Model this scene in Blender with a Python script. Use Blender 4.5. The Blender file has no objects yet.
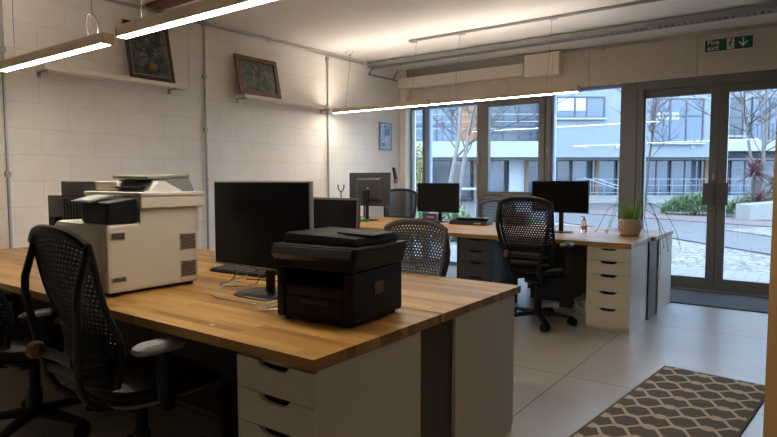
import bpy, bmesh, math, random
from mathutils import Vector, Matrix
random.seed(7)
PI = math.pi
C = bpy.context.scene.collection
T = 0.738            # desk height, near row
TF = 0.753           # far row

# ------------------------------------------------------------------ helpers
class MB:
    def __init__(s): s.bm = bmesh.new(); s.soft = False
    def box(s, x0, x1, y0, y1, z0, z1, bev=0.0, mi=0, M=None, seg=2):
        bm = s.bm
        c = [(x, y, z) for x in (x0, x1) for y in (y0, y1) for z in (z0, z1)]
        v = [bm.verts.new((M @ Vector(p)) if M else p) for p in c]
        fs = [bm.faces.new([v[i] for i in f]) for f in
              ((0,1,3,2),(4,6,7,5),(0,4,5,1),(2,3,7,6),(0,2,6,4),(1,5,7,3))]
        for f in fs: f.material_index = mi
        if bev > 0:
            s.soft = True
            es = list({e for f in fs for e in f.edges})
            r = bmesh.ops.bevel(bm, geom=es, offset=bev, segments=seg, profile=0.5, affect='EDGES')
            for f in r['faces']: f.material_index = mi
        return s
    def hexa(s, pts, bev=0.0, mi=0):
        """eight corners ordered bottom ring (4) then top ring (4)"""
        bm = s.bm
        v = [bm.verts.new(p) for p in pts]
        fs = [bm.faces.new([v[i] for i in f]) for f in
              ((3,2,1,0),(4,5,6,7),(0,1,5,4),(1,2,6,5),(2,3,7,6),(3,0,4,7))]
        for f in fs: f.material_index = mi
        if bev > 0:
            s.soft = True
            es = list({e for f in fs for e in f.edges})
            bmesh.ops.bevel(bm, geom=es, offset=bev, segments=2, profile=0.5, affect='EDGES')
        return s
    def prism(s, poly, axis, a, b, mi=0):
        """poly: 2D list; axis 'x','y','z' = extrusion axis from a to b"""
        bm = s.bm
        def P(p, d):
            return {'x': (d, p[0], p[1]), 'y': (p[0], d, p[1]), 'z': (p[0], p[1], d)}[axis]
        A = [bm.verts.new(P(p, a)) for p in poly]; B = [bm.verts.new(P(p, b)) for p in poly]
        n = len(poly); fs = [bm.faces.new(A), bm.faces.new(B[::-1])]
        for i in range(n): fs.append(bm.faces.new((A[i], B[i], B[(i+1) % n], A[(i+1) % n])))
        for f in fs: f.material_index = mi
        bmesh.ops.recalc_face_normals(bm, faces=fs)
        return s
    def tube(s, pts, r, n=8, closed=False, flat=None, mi=0, up=None):
        """swept tube; r number or list; flat=(a,b) multiplies the two section axes"""
        bm = s.bm
        P = [Vector(p) for p in pts]; N = len(P)
        R = r if isinstance(r, (list, tuple)) else [r]*N
        tang = []
        for i in range(N):
            a = P[(i-1) % N] if (closed or i > 0) else P[i]
            b = P[(i+1) % N] if (closed or i < N-1) else P[i]
            t = (b-a); tang.append(t.normalized() if t.length > 1e-9 else Vector((0,0,1)))
        u = Vector(up) if up else Vector((0,0,1))
        if abs(u.dot(tang[0])) > .95: u = Vector((1,0,0))
        rings = []
        for i in range(N):
            t = tang[i]
            u = (u - t*u.dot(t))
            if u.length < 1e-6: u = t.orthogonal()
            u.normalize(); w = t.cross(u)
            fa, fb = flat if flat else (1, 1)
            rings.append([bm.verts.new(P[i] + u*(R[i]*fa*math.cos(2*PI*k/n)) + w*(R[i]*fb*math.sin(2*PI*k/n))) for k in range(n)])
        m = N if closed else N-1
        for i in range(m):
            A, B = rings[i], rings[(i+1) % N]
            for k in range(n):
                f = bm.faces.new((A[k], A[(k+1) % n], B[(k+1) % n], B[k])); f.material_index = mi
        if not closed:
            bm.faces.new(rings[0][::-1]).material_index = mi; bm.faces.new(rings[-1]).material_index = mi
        return s
    def cyl(s, p0, p1, r0, r1=None, n=16, mi=0):
        return s.tube([p0, p1], [r0, r0 if r1 is None else r1], n, mi=mi)
    def lathe(s, prof, c=(0,0,0), n=24, mi=0, sx=1, sy=1, pw=2.0):
        """profile of (r,z); pw>2 gives a rounded square outline"""
        bm = s.bm; rings = []
        for r, z in prof:
            ring = []
            for k in range(n):
                a = 2*PI*k/n; ca, sa = math.cos(a), math.sin(a)
                q = (abs(ca)**pw + abs(sa)**pw)**(-1/pw)
                ring.append(bm.verts.new((c[0]+r*sx*ca*q, c[1]+r*sy*sa*q, c[2]+z)))
            rings.append(ring)
        for A, B in zip(rings, rings[1:]):
            for k in range(n):
                bm.faces.new((A[k], A[(k+1) % n], B[(k+1) % n], B[k])).material_index = mi
        bm.faces.new(rings[0][::-1]).material_index = mi; bm.faces.new(rings[-1]).material_index = mi
        return s
    def quad(s, pts, mi=0):
        s.bm.faces.new([s.bm.verts.new(p) for p in pts]).material_index = mi; return s
    def build(s, name, mat, parent=None, loc=None, smooth=35, rz=None):
        me = bpy.data.meshes.new(name); s.bm.to_mesh(me); s.bm.free()
        for m in (mat if isinstance(mat, (list, tuple)) else [mat]): me.materials.append(m)
        if smooth:
            me.polygons.foreach_set('use_smooth', [True]*len(me.polygons))
            me.set_sharp_from_angle(angle=math.radians(smooth))
        o = bpy.data.objects.new(name, me); C.objects.link(o)
        if s.soft and smooth:
            wn = o.modifiers.new('weighted_normals', 'WEIGHTED_NORMAL'); wn.keep_sharp = True; wn.weight = 100
        if parent: o.parent = parent
        if loc: o.location = loc
        if rz is not None: o.rotation_euler.z = rz
        return o

def thing(name, label, cat, loc=(0,0,0), rz=0, group=None):
    o = bpy.data.objects.new(name, None); C.objects.link(o)
    o.location = loc; o.rotation_euler = (0, 0, rz); o.empty_display_size = .1
    o['label'] = label; o['category'] = cat
    if group: o['group'] = group
    return o
def tag(o, label, cat, group=None, kind=None):
    o['label'] = label; o['category'] = cat
    if group: o['group'] = group
    if kind: o['kind'] = kind
    return o
def struct(o, label=None):
    o['kind'] = 'structure'
    if label: o['label'] = label
    return o
def sbox(name, x0, x1, y0, y1, z0, z1, mat, label=None, bev=0):
    return struct(MB().box(x0, x1, y0, y1, z0, z1, bev).build(name, mat), label)
def children(o): return [c for c in bpy.data.objects if c.parent == o]
def dup(root, loc, rz, label, dz=0.0, fixed=(), group=None):
    kids = {}
    for c in bpy.data.objects:
        if c.parent: kids.setdefault(c.parent.name, []).append(c)
    def cp(o, par):
        c = o.copy(); C.objects.link(c)
        if par: c.parent = par
        for k in kids.get(o.name, []): cp(k, c)
        return c
    r = cp(root, None)
    r.location = loc; r.rotation_euler = (0, 0, rz); r['label'] = label
    if group: r['group'] = group
    if dz:
        for c in children(r):
            if c.name.split('.')[0] not in fixed: c.location.z += dz
    return r

# ------------------------------------------------------------------ materials
class NT:
    def __init__(s, name):
        s.m = bpy.data.materials.new(name); s.m.use_nodes = True
        s.t = s.m.node_tree; s.n = s.t.nodes; s.l = s.t.links
        s.b = s.n['Principled BSDF']
    def node(s, typ, **kw):
        nd = s.n.new(typ)
        for k, v in kw.items():
            if k in nd.inputs: nd.inputs[k].default_value = v
            else: setattr(nd, k, v)
        return nd
    def link(s, a, b): s.l.new(a, b)
    def math(s, op, a, b=None, c=None):
        nd = s.n.new('ShaderNodeMath'); nd.operation = op
        for i, v in enumerate((a, b, c)):
            if v is None: continue
            if isinstance(v, (int, float)): nd.inputs[i].default_value = v
            else: s.l.new(v, nd.inputs[i])
        return nd.outputs[0]
    def coord(s, kind='Object'): return s.n.new('ShaderNodeTexCoord').outputs[kind]
    def mix(s, fac, a, b):
        nd = s.n.new('ShaderNodeMix'); nd.data_type = 'RGBA'
        for sock, v in ((nd.inputs[0], fac), (nd.inputs[6], a), (nd.inputs[7], b)):
            if isinstance(v, (int, float)): sock.default_value = v
            elif isinstance(v, tuple): sock.default_value = (*v[:3], 1)
            else: s.l.new(v, sock)
        return nd.outputs[2]
    def bump(s, h, strength=.3, dist=.002):
        nd = s.n.new('ShaderNodeBump'); nd.inputs['Strength'].default_value = strength
        nd.inputs['Distance'].default_value = dist
        s.l.new(h, nd.inputs['Height']); s.l.new(nd.outputs[0], s.b.inputs['Normal'])
def mat(name, col, rough=.5, metal=0, var=.06, scale=8, bump=0, spec=.5, bdist=.002):
    k = NT(name); b = k.b
    b.inputs['Roughness'].default_value = rough; b.inputs['Metallic'].default_value = metal
    b.inputs['Specular IOR Level'].default_value = spec
    nz = k.node('ShaderNodeTexNoise', Scale=scale, Detail=4.0)
    k.link(k.coord(), nz.inputs['Vector'])
    lo = tuple(max(0, c*(1-var)) for c in col); hi = tuple(min(1, c*(1+var)) for c in col)
    k.link(k.mix(nz.outputs[0], lo, hi), b.inputs['Base Color'])
    if bump: k.bump(nz.outputs[0], bump, bdist)
    return k.m
def emis(name, col, st):
    k = NT(name); k.b.inputs['Base Color'].default_value = (.8, .8, .8, 1)
    k.b.inputs['Emission Color'].default_value = (*col, 1); k.b.inputs['Emission Strength'].default_value = st
    return k.m

def wood_mat(name, cols, L=.55, W=.044, rough=.38):
    k = NT(name); b = k.b; co = k.coord()
    br = k.node('ShaderNodeTexBrick', offset=.37, offset_frequency=2)
    br.inputs['Color1'].default_value = (0,0,0,1); br.inputs['Color2'].default_value = (1,1,1,1)
    br.inputs['Mortar'].default_value = (.35,.35,.35,1)
    br.inputs['Scale'].default_value = 1; br.inputs['Mortar Size'].default_value = .0006
    br.inputs['Mortar Smooth'].default_value = .1
    br.inputs['Brick Width'].default_value = L; br.inputs['Row Height'].default_value = W
    k.link(co, br.inputs['Vector'])
    rp = k.node('ShaderNodeValToRGB'); e = rp.color_ramp.elements
    e[0].position = 0; e[0].color = (*cols[0], 1); e[1].position = 1; e[1].color = (*cols[-1], 1)
    for i, c in enumerate(cols[1:-1]):
        x = e.new((i+1)/(len(cols)-1)); x.color = (*c, 1)
    k.link(br.outputs['Color'], rp.inputs[0])
    mp = k.node('ShaderNodeMapping'); mp.inputs['Scale'].default_value = (3, 60, 60)
    k.link(co, mp.inputs[0])
    nz = k.node('ShaderNodeTexNoise', Scale=1.5, Detail=5.0, Roughness=.6); k.link(mp.outputs[0], nz.inputs['Vector'])
    g = k.math('MULTIPLY_ADD', nz.outputs[0], .55, .72)
    hsv = k.node('ShaderNodeHueSaturation'); k.link(g, hsv.inputs['Value']); k.link(rp.outputs[0], hsv.inputs['Color'])
    k.link(hsv.outputs[0], b.inputs['Base Color'])
    b.inputs['Roughness'].default_value = rough
    k.bump(nz.outputs[0], .08, .001)
    return k.m

def block_mat(name, col, swap):
    k = NT(name); co = k.coord()
    sp = k.node('ShaderNodeSeparateXYZ'); k.link(co, sp.inputs[0])
    cb = k.node('ShaderNodeCombineXYZ')
    k.link(sp.outputs[1 if swap else 0], cb.inputs[0]); k.link(sp.outputs[2], cb.inputs[1])
    br = k.node('ShaderNodeTexBrick', offset=.5)
    br.inputs['Color1'].default_value = (*[c*.99 for c in col], 1); br.inputs['Color2'].default_value = (*[min(1,c*1.005) for c in col], 1)
    br.inputs['Mortar'].default_value = (*[c*.90 for c in col], 1)
    br.inputs['Scale'].default_value = 1; br.inputs['Mortar Size'].default_value = .0055
    br.inputs['Mortar Smooth'].default_value = .5
    br.inputs['Brick Width'].default_value = .45; br.inputs['Row Height'].default_value = .212
    k.link(cb.outputs[0], br.inputs['Vector'])
    nz = k.node('ShaderNodeTexNoise', Scale=3.0, Detail=6.0); k.link(co, nz.inputs['Vector'])
    hs = k.node('ShaderNodeHueSaturation'); k.link(br.outputs['Color'], hs.inputs['Color'])
    k.link(k.math('MULTIPLY_ADD', nz.outputs[0], .2, .9), hs.inputs['Value'])
    k.link(hs.outputs[0], k.b.inputs['Base Color']); k.b.inputs['Roughness'].default_value = .6
    n2 = k.node('ShaderNodeTexNoise', Scale=60.0, Detail=4.0); k.link(co, n2.inputs['Vector'])
    h = k.math('SUBTRACT', k.math('MULTIPLY', n2.outputs[0], .25), br.outputs['Fac'])
    k.bump(h, .35, .005)
    return k.m

def floor_mat():
    k = NT('polished_concrete_tile'); co = k.coord()
    sp = k.node('ShaderNodeSeparateXYZ'); k.link(co, sp.inputs[0])
    def groove(v, off, pitch):
        f = k.math('FRACT', k.math('ADD', k.math('DIVIDE', k.math('ADD', v, off), pitch), 20.5))
        return k.math('LESS_THAN', k.math('ABSOLUTE', k.math('SUBTRACT', f, .5)), .0035/pitch)
    m = k.math('MAXIMUM', groove(sp.outputs[0], 1.29, 1.8), groove(sp.outputs[1], -3.735, 1.8))
    nz = k.node('ShaderNodeTexNoise', noise_dimensions='2D', Scale=1.3, Detail=3.0, Roughness=.5); k.link(co, nz.inputs['Vector'])
    base = k.mix(nz.outputs[0], (.42,.365,.315), (.60,.53,.465))
    k.link(k.mix(m, base, (.07,.062,.055)), k.b.inputs['Base Color'])
    k.b.inputs['Roughness'].default_value = .31
    return k.m

def rug_mat():
    k = NT('trellis_rug'); co = k.coord()
    sp = k.node('ShaderNodeSeparateXYZ'); k.link(co, sp.inputs[0])
    x, y = sp.outputs[0], sp.outputs[1]
    P, p1, a = .175, .100, .054
    g = k.math('MULTIPLY', k.math('SINE', k.math('MULTIPLY', x, 2*PI/.232)), 1.05)
    g = k.math('MULTIPLY', k.math('MAXIMUM', k.math('MINIMUM', g, 1.0), -1.0), a)
    def line(v):
        f = k.math('FRACT', k.math('ADD', k.math('DIVIDE', v, P), 40.5))
        return k.math('LESS_THAN', k.math('ABSOLUTE', k.math('SUBTRACT', f, .5)), .0165/P)
    l1 = line(k.math('SUBTRACT', y, g)); l2 = line(k.math('SUBTRACT', k.math('ADD', y, g), p1))
    m = k.math('MAXIMUM', l1, l2)
    inside = k.math('MULTIPLY', k.math('LESS_THAN', k.math('ABSOLUTE', x), .30), k.math('LESS_THAN', k.math('ABSOLUTE', y), .885))
    m = k.math('MULTIPLY', m, inside)
    nz = k.node('ShaderNodeTexNoise', Scale=220.0, Detail=3.0); k.link(co, nz.inputs['Vector'])
    dark = k.mix(nz.outputs[0], (.11,.093,.078), (.26,.225,.19))
    light = k.mix(nz.outputs[0], (.55,.46,.35), (.82,.72,.58))
    k.link(k.mix(m, dark, light), k.b.inputs['Base Color'])
    k.b.inputs['Roughness'].default_value = .95; k.b.inputs['Specular IOR Level'].default_value = .1
    k.bump(nz.outputs[0], .6, .003)
    return k.m

def glass_mat():
    k = NT('window_glass'); n = k.n
    n.remove(k.b)
    tr = k.node('ShaderNodeBsdfTransparent'); tr.inputs[0].default_value = (.83, .92, 1, 1)
    gl = k.node('ShaderNodeBsdfGlossy'); gl.inputs['Roughness'].default_value = .0; gl.inputs[0].default_value = (.9,.95,1,1)
    fr = k.node('ShaderNodeFresnel'); fr.inputs[0].default_value = 1.5
    mx = k.node('ShaderNodeMixShader')
    k.link(fr.outputs[0], mx.inputs[0]); k.link(tr.outputs[0], mx.inputs[1]); k.link(gl.outputs[0], mx.inputs[2])
    k.link(mx.outputs[0], n['Material Output'].inputs[0])
    return k.m

def clear_mat(name, col):
    k = NT(name); b = k.b
    b.inputs['Base Color'].default_value = (*col, 1); b.inputs['Transmission Weight'].default_value = .9
    b.inputs['Roughness'].default_value = .08; b.inputs['IOR'].default_value = 1.4
    return k.m

def painting_mat(name, cols, scale, spot=None):
    k = NT(name); co = k.coord()
    v = k.node('ShaderNodeTexVoronoi', Scale=scale); nz = k.node('ShaderNodeTexNoise', Scale=scale*.6, Detail=5.0, Distortion=1.2)
    k.link(co, nz.inputs['Vector'])
    k.link(k.mix(.15, co, nz.outputs[1]), v.inputs['Vector'])
    rp = k.node('ShaderNodeValToRGB'); e = rp.color_ramp.elements
    rp.color_ramp.interpolation = 'EASE'
    e[0].position = .25; e[0].color = (*cols[0], 1); e[1].position = .78; e[1].color = (*cols[-1], 1)
    for i, c in enumerate(cols[1:-1]): e.new(.25+.53*(i+1)/(len(cols)-1)).color = (*c, 1)
    s = k.node('ShaderNodeSeparateColor'); k.link(v.outputs['Color'], s.inputs[0])
    k.link(k.math('MULTIPLY_ADD', s.outputs[0], .5, k.math('MULTIPLY', nz.outputs[0], .5)), rp.inputs[0])
    out = rp.outputs[0]
    if spot:
        d = k.node('ShaderNodeVectorMath', operation='DISTANCE'); k.link(co, d.inputs[0]); d.inputs[1].default_value = spot[0]
        f = k.math('GREATER_THAN', k.math('MULTIPLY', nz.outputs[0], spot[1]*2), d.outputs['Value'])
        out = k.mix(f, out, spot[2])
    k.link(out, k.b.inputs['Base Color']); k.b.inputs['Roughness'].default_value = .45
    return k.m

def gravel_mat(name, c0, c1, scale):
    k = NT(name); co = k.coord()
    v = k.node('ShaderNodeTexVoronoi', Scale=scale); k.link(co, v.inputs['Vector'])
    s = k.node('ShaderNodeSeparateColor'); k.link(v.outputs['Color'], s.inputs[0])
    k.link(k.mix(s.outputs[0], c0, c1), k.b.inputs['Base Color']); k.b.inputs['Roughness'].default_value = .8
    k.bump(k.math('SUBTRACT', 1.0, v.outputs['Distance']), 1.0, .03)
    return k.m

def plank_mat(name, c0, c1, w, axis=0, gap=.05):
    k = NT(name); co = k.coord()
    sp = k.node('ShaderNodeSeparateXYZ'); k.link(co, sp.inputs[0])
    q = k.math('DIVIDE', sp.outputs[axis], w); f = k.math('FRACT', q)
    wn = k.node('ShaderNodeTexWhiteNoise', noise_dimensions='1D'); k.link(k.math('FLOOR', q), wn.inputs['W'])
    nz = k.node('ShaderNodeTexNoise', Scale=6.0, Detail=5.0); k.link(co, nz.inputs['Vector'])
    c = k.mix(k.math('MULTIPLY_ADD', wn.outputs['Value'], .5, k.math('MULTIPLY', nz.outputs[0], .5)), c0, c1)
    k.link(k.mix(k.math('LESS_THAN', f, gap), c, tuple(a*.25 for a in c0)), k.b.inputs['Base Color'])
    k.b.inputs['Roughness'].default_value = .6
    return k.m

M = {}
M['wall'] = block_mat('painted_blockwork', (.86, .81, .735), True)
M['wall2'] = block_mat('painted_blockwork_side', (.74, .685, .60), False)
M['frontwall'] = mat('dark_unseen_wall', (.10, .075, .055), .7, var=.1)  # unseen walls coloured dark so little light bounces onto the desk fronts
M['plaster'] = mat('ceiling_plaster', (.84, .81, .77), .8, var=.03, scale=2)
M['cream'] = mat('cream_paint', (.86, .81, .73), .6, var=.04)
M['concrete'] = mat('raw_concrete', (.62, .57, .50), .85, var=.14, scale=14, bump=.4)
M['floor'] = floor_mat()
M['rug'] = rug_mat()
M['glass'] = glass_mat()
M['frame'] = mat('dark_window_frame', (.165, .165, .16), .45, var=.04)
M['handle'] = mat('dark_grey_handle', (.10, .10, .105), .4)
M['blueframe'] = mat('blue_frame_daylit', (.22, .32, .50), .4, var=.04)  # blue raised to paint in daylight on the window reveals
M['conduit'] = mat('galvanised_conduit', (.42, .42, .40), .45, metal=.5, var=.1)
M['tray'] = mat('galvanised_tray', (.34, .34, .32), .5, metal=.6, var=.1)
M['wood'] = wood_mat('oiled_oak_worktop', [(.25,.112,.022), (.37,.185,.040), (.44,.235,.056), (.54,.315,.090)])
M['brownpanel'] = mat('brown_desk_panel', (.07, .046, .026), .6, var=.1)
M['post'] = plank_mat('pine_post', (.50,.29,.11), (.60,.37,.15), .5, 2, .0)
M['white'] = mat('cabinet_white', (.72, .645, .51), .45, var=.02)
M['darkgrey'] = mat('cabinet_charcoal', (.05, .052, .056), .5, var=.05)
M['black'] = mat('black_plastic', (.010, .010, .011), .5, var=.1, spec=.25)
M['blackfab'] = mat('chair_polymer', (.011, .011, .012), .5, var=.15, spec=.25)
M['chairframe'] = mat('chair_frame_black', (.013, .013, .014), .4, var=.1, spec=.3)
M['greypoly'] = mat('chair_frame_graphite', (.07, .066, .06), .45, var=.1)
M['greymesh'] = mat('chair_polymer_graphite', (.035, .033, .030), .5, var=.1)
M['pad'] = mat('arm_pad_sheen', (.24, .24, .245), .42, var=.06)  # black polymer greyed to paint in the lamp sheen
M['screen'] = mat('screen_off', (.005, .005, .006), .25, var=.02, spec=.2)
M['gloss'] = mat('gloss_black', (.01, .01, .011), .28, var=.02)
M['silver'] = mat('silver_plastic', (.42, .40, .37), .4, metal=.3, var=.05)
M['bronze'] = mat('grey_bezel', (.14, .115, .09), .4, metal=.3, var=.05)
M['beige'] = mat('copier_beige', (.68, .62, .53), .45, var=.03)
M['beige2'] = mat('copier_grille', (.54, .49, .42), .6, var=.05)
M['olive'] = mat('copier_olive_grey', (.24, .235, .18), .5, var=.05)
M['grey'] = mat('copier_grey', (.13, .13, .13), .5, var=.05)
M['paper'] = mat('paper', (.75, .73, .70), .7, var=.03)
M['brownknob'] = mat('brown_knob', (.16, .10, .06), .5, var=.1)
M['led'] = emis('led_diffuser', (1, .92, .78), 24)
M['uplight'] = emis('added_uplight_glow', (1, .91, .80), 17)  # added upward glow for a brighter ceiling
M['lamp'] = mat('lamp_bronze', (.66, .54, .41), .5, metal=.0, var=.05)
M['lampcap'] = mat('lamp_end_cap', (.52, .36, .24), .5, var=.05)
M['steelwire'] = mat('suspension_wire', (.30, .29, .27), .4, metal=.8, var=.05)
M['redbeam'] = mat('red_oxide_beam', (.17, .07, .045), .6, var=.1)
M['green'] = mat('sign_green', (.0, .12, .055), .45, var=.02)
M['signwhite'] = mat('sign_white', (.80, .82, .74), .5, var=.02)
M['red'] = mat('red_plastic', (.45, .03, .03), .4, var=.05)
M['orange'] = mat('orange_plastic', (.62, .33, .16), .4, var=.05)
M['matgrey'] = mat('entrance_mat', (.11, .115, .125), .95, var=.25, scale=180, bump=.8)
M['grass'] = mat('grass_blade', (.20, .40, .07), .55, var=.3, scale=30)
M['trail'] = mat('trailing_leaf', (.10, .19, .06), .55, var=.3, scale=30)
M['soil'] = mat('soil', (.03, .02, .015), .9, var=.2)

# ------------------------------------------------------------------ camera
CZ, FPX = 1.29, 587.186
yaw, pit, rol = math.radians(36.16925), math.radians(3.87778), math.radians(.06254)
fw = Vector((-math.sin(yaw)*math.cos(pit), math.cos(yaw)*math.cos(pit), -math.sin(pit)))
rt = Vector((math.cos(yaw), math.sin(yaw), 0)); dn = fw.cross(rt)
r2 = rt*math.cos(rol) + dn*math.sin(rol); d2 = dn*math.cos(rol) - rt*math.sin(rol)
cam = bpy.data.objects.new('camera', bpy.data.cameras.new('camera')); C.objects.link(cam)
cam.data.sensor_width = 36; cam.data.lens = FPX/777*36; cam.data.clip_start = .05; cam.data.clip_end = 300
cam.matrix_world = Matrix(((r2.x, -d2.x, -fw.x, 0), (r2.y, -d2.y, -fw.y, 0), (r2.z, -d2.z, -fw.z, CZ), (0, 0, 0, 1)))
bpy.context.scene.camera = cam

# ------------------------------------------------------------------ room shell
XW, CE = -5.2, 2.93
sbox('floor', -5.4, 3.2, -3.4, 7.75, -.12, 0, M['floor'], 'large pale concrete floor tiles with dark joints')
sbox('ceiling', -5.4, 3.2, -3.4, 7.8, CE, CE+.15, M['plaster'])
sbox('wall_left', XW-.2, XW, -3.4, 7.8, 0, CE, M['wall'])
sbox('wall_front', -5.2, 3.0, -3.4, -3.2, 0, CE, M['frontwall'])
sbox('wall_right', 3.0, 3.2, -3.2, 7.8, 0, CE, M['frontwall'])
sbox('wall_back', .0, 3.0, 7.5, 7.8, 0, 2.44, M['cream'])
lint = MB(); xs = [-5.2, -3.46, -2.37, -1.16, .03, 1.3, 3.0]
for a, b in zip(xs, xs[1:]): lint.box(a+.002, b-.002, 7.5, 7.8, 2.44, CE, .003)
struct(lint.build('wall_back_lintel', M['concrete']))
sbox('trim_1', -5.2, -5.10, 7.42, 7.70, 0, CE, M['cream'], 'cream boxed column in the window corner')
sbox('trim_2', -5.2, -3.19, 7.36, 7.498, 2.645, 2.80, M['cream'], 'cream boxed duct along the top of the concrete lintel', .006)
sbox('trim_3', -5.2, -3.19, 7.44, 7.498, 2.80, CE, M['tray'])
sbox('ceiling_beam', -5.17, -3.3, 3.20, 3.36, 2.905, CE, M['redbeam'], 'dark red oxide beam across the ceiling')

# windows -----------------------------------------------------------------
def frame_window(name, x0, x1, z0, z1, fwid, mf, y0=7.55, y1=7.65, gy=7.6, label=None):
    f = MB()
    l, r, b, t = fwid
    f.box(x0, x0+l, y0, y1, z0, z1, .004).box(x1-r, x1, y0, y1, z0, z1, .004)
    f.box(x0+l, x1-r, y0, y1, z0, z0+b, .004).box(x0+l, x1-r, y0, y1, z1-t, z1, .004)
    o = struct(f.build(name, mf), label)
    MB().box(x0+l, x1-r, gy-.003, gy+.003, z0+b, z1-t).build('glass', M['glass'], o)
    return o
frame_window('window_1', -5.10, -4.83, 0, 2.44, (.025, .05, .06, .10), M['frame'])
frame_window('window_2', -4.83, -3.93, 0, 2.44, (.07, .03, .06, .10), M['blueframe'])
w3 = frame_window('window_3', -3.93, -2.86, 1.0, 2.44, (.075, .075, .065, .09), M['frame'], 7.52, 7.66)
# opening sash in window_3
s = MB()
x0, x1, z0, z1 = -3.853, -2.937, 1.067, 2.348
for a in ((x0, x0+.10, z0, z1), (x1-.085, x1, z0, z1), (x0+.10, x1-.085, z0, z0+.045), (x0+.10, x1-.085, z1-.06, z1)):
    s.box(a[0], a[1], 7.50, 7.58, a[2], a[3], .006)
s.build('sash', M['frame'], w3)
MB().box(-3.905, -3.885, 7.49, 7.52, 1.50, 1.62, .004).box(-3.90, -3.89, 7.465, 7.49, 1.54, 1.68, .004).build('handle', M['silver'], w3)
MB().box(-2.905, -2.885, 7.50, 7.52, 1.62, 1.70, .004).build('hinge', M['silver'], w3)
frame_window('window_4', -3.93, -2.86, 0, 1.0, (.075, .075, .06, .03), M['frame'])
frame_window('window_5', -2.86, -1.79, 0, 2.44, (.03, .18, .05, .035), M['blueframe'])
MB().box(-1.98, -1.79, 7.50, 7.549, 0, 2.44, .004).build('mullion', M['frame'], bpy.data.objects['window_5'])

# double doors --------------------------------------------------------------
d = MB()
d.box(-1.785, -1.72, 7.5, 7.68, 0, 2.44, .005).box(-.12+.06, 0, 7.5, 7.68, 0, 2.44, .005).box(-1.72, -.06, 7.5, 7.68, 2.335, 2.44, .005)
door = struct(d.build('door_1', M['frame']), 'dark framed glazed double doors to the courtyard')
def leaf(x0, x1, hx, sl, sr):
    f = MB()
    f.box(x0, x0+sl, 7.54, 7.61, .01, 2.33, .006).box(x1-sr, x1, 7.54, 7.61, .01, 2.33, .006)
    f.box(x0+sl, x1-sr, 7.54, 7.61, .01, .15, .006).box(x0+sl, x1-sr, 7.54, 7.61, 2.245, 2.33, .006)
    o = f.build('door_leaf', M['frame'], door)
    MB().box(x0+sl, x1-sr, 7.572, 7.578, .15, 2.245).build('glass', M['glass'], o)
    h = MB().box(hx, hx+.115, 7.48, 7.50, .99, 1.24, .006).box(hx+.03, hx+.085, 7.499, 7.541, 1.02, 1.05).box(hx+.03, hx+.085, 7.499, 7.541, 1.18, 1.21)
    h.build('pull_handle', M['handle'], o)
    return o
l1 = leaf(-1.718, -.922, -1.06, .018, .092)
MB().box(-.975, -.945, 7.525, 7.54, 1.27, 1.35, .004).build('lock', M['silver'], l1)
leaf(-.918, -.062, -.92, .085, .06)
sbox('trim_4', -1.785, 0, 7.5, 7.75, .0, .012, M['conduit'], 'metal threshold under the double doors')

# entrance mat and rug -------------------------------------------------------
tag(MB().box(-1.75, .6, 6.61, 7.46, .001, .012, .003).build('entrance_mat', M['matgrey']), 'dark grey entrance mat lying inside the double doors', 'mat')
rg = MB().box(-.315, .315, -.90, .90, 0, .010, .003).build('trellis_rug', M['rug'], loc=(-.803+.315*.995-.09, 4.308-.315*.1-.895, .001), rz=-.1003)
tag(rg, 'small dark rug with a cream trellis pattern on the tiled floor', 'rug')
# wooden post
pw = thing('wooden_post', 'plain light brown wooden post standing beside the trellis rug', 'post', (.078, 2.05, 0), -.55)
MB().box(-.19, .10, -.05, .05, 0, CE-.001, .004).build('shaft', M['post'], pw)

# ------------------------------------------------------------------ wall services
def conduit(name, pts, r, clips, label, cat='conduit'):
    t = thing(name, label, cat)
    MB().tube(pts, r, 10).build('pipe', M['conduit'], t)
    for c in clips:
        MB().box(c[0]-.018, c[0]+.012, c[1]-.022, c[1]+.022, c[2]-.022, c[2]+.022, .005).build('coupler', M['conduit'], t)
    return t
xc = XW+.020
conduit('wall_conduit', [(xc, 1.985, .10), (xc, 1.985, 2.85)], .0125, [(xc, 1.985, 1.33), (xc, 1.985, 2.3)], 'vertical metal conduit on block wall beside the beige copier and sockets')
conduit('wall_conduit', [(xc, 3.86, .10), (xc, 3.86, 2.85)], .0125, [(xc, 3.86, 1.8), (xc, 3.86, 2.35)], 'vertical metal conduit on block wall between the two picture shelves')
conduit('wall_conduit', [(xc, 5.755, .10), (xc, 5.755, 2.84)], .0125, [(xc, 5.755, 2.2), (xc, 5.755, 2.84)], 'vertical metal conduit at the far end of the shelf with the crowd picture')
conduit('ceiling_conduit', [(xc, -3.1, 2.885), (xc, 6.5, 2.885)], .014, [(xc, 2.65, 2.885), (xc, 3.86, 2.885), (xc, 4.75, 2.885)], 'long horizontal metal conduit along the wall under the ceiling')
conduit('lintel_conduit', [(-3.1, 7.47, 2.895), (2.9, 7.47, 2.895)], .012, [(-2.2, 7.478, 2.895), (-1.6, 7.478, 2.895)], 'thin metal conduit above the concrete lintel near the fire exit sign')
tag(MB().tube([(XW+.008, 3.68, 2.20), (XW+.008, 3.68, 2.86)], .004, 6).build('wall_cable', M['cream']), 'thin pale cable dropping to the end of the shelf with the floral picture', 'cable')

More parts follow.
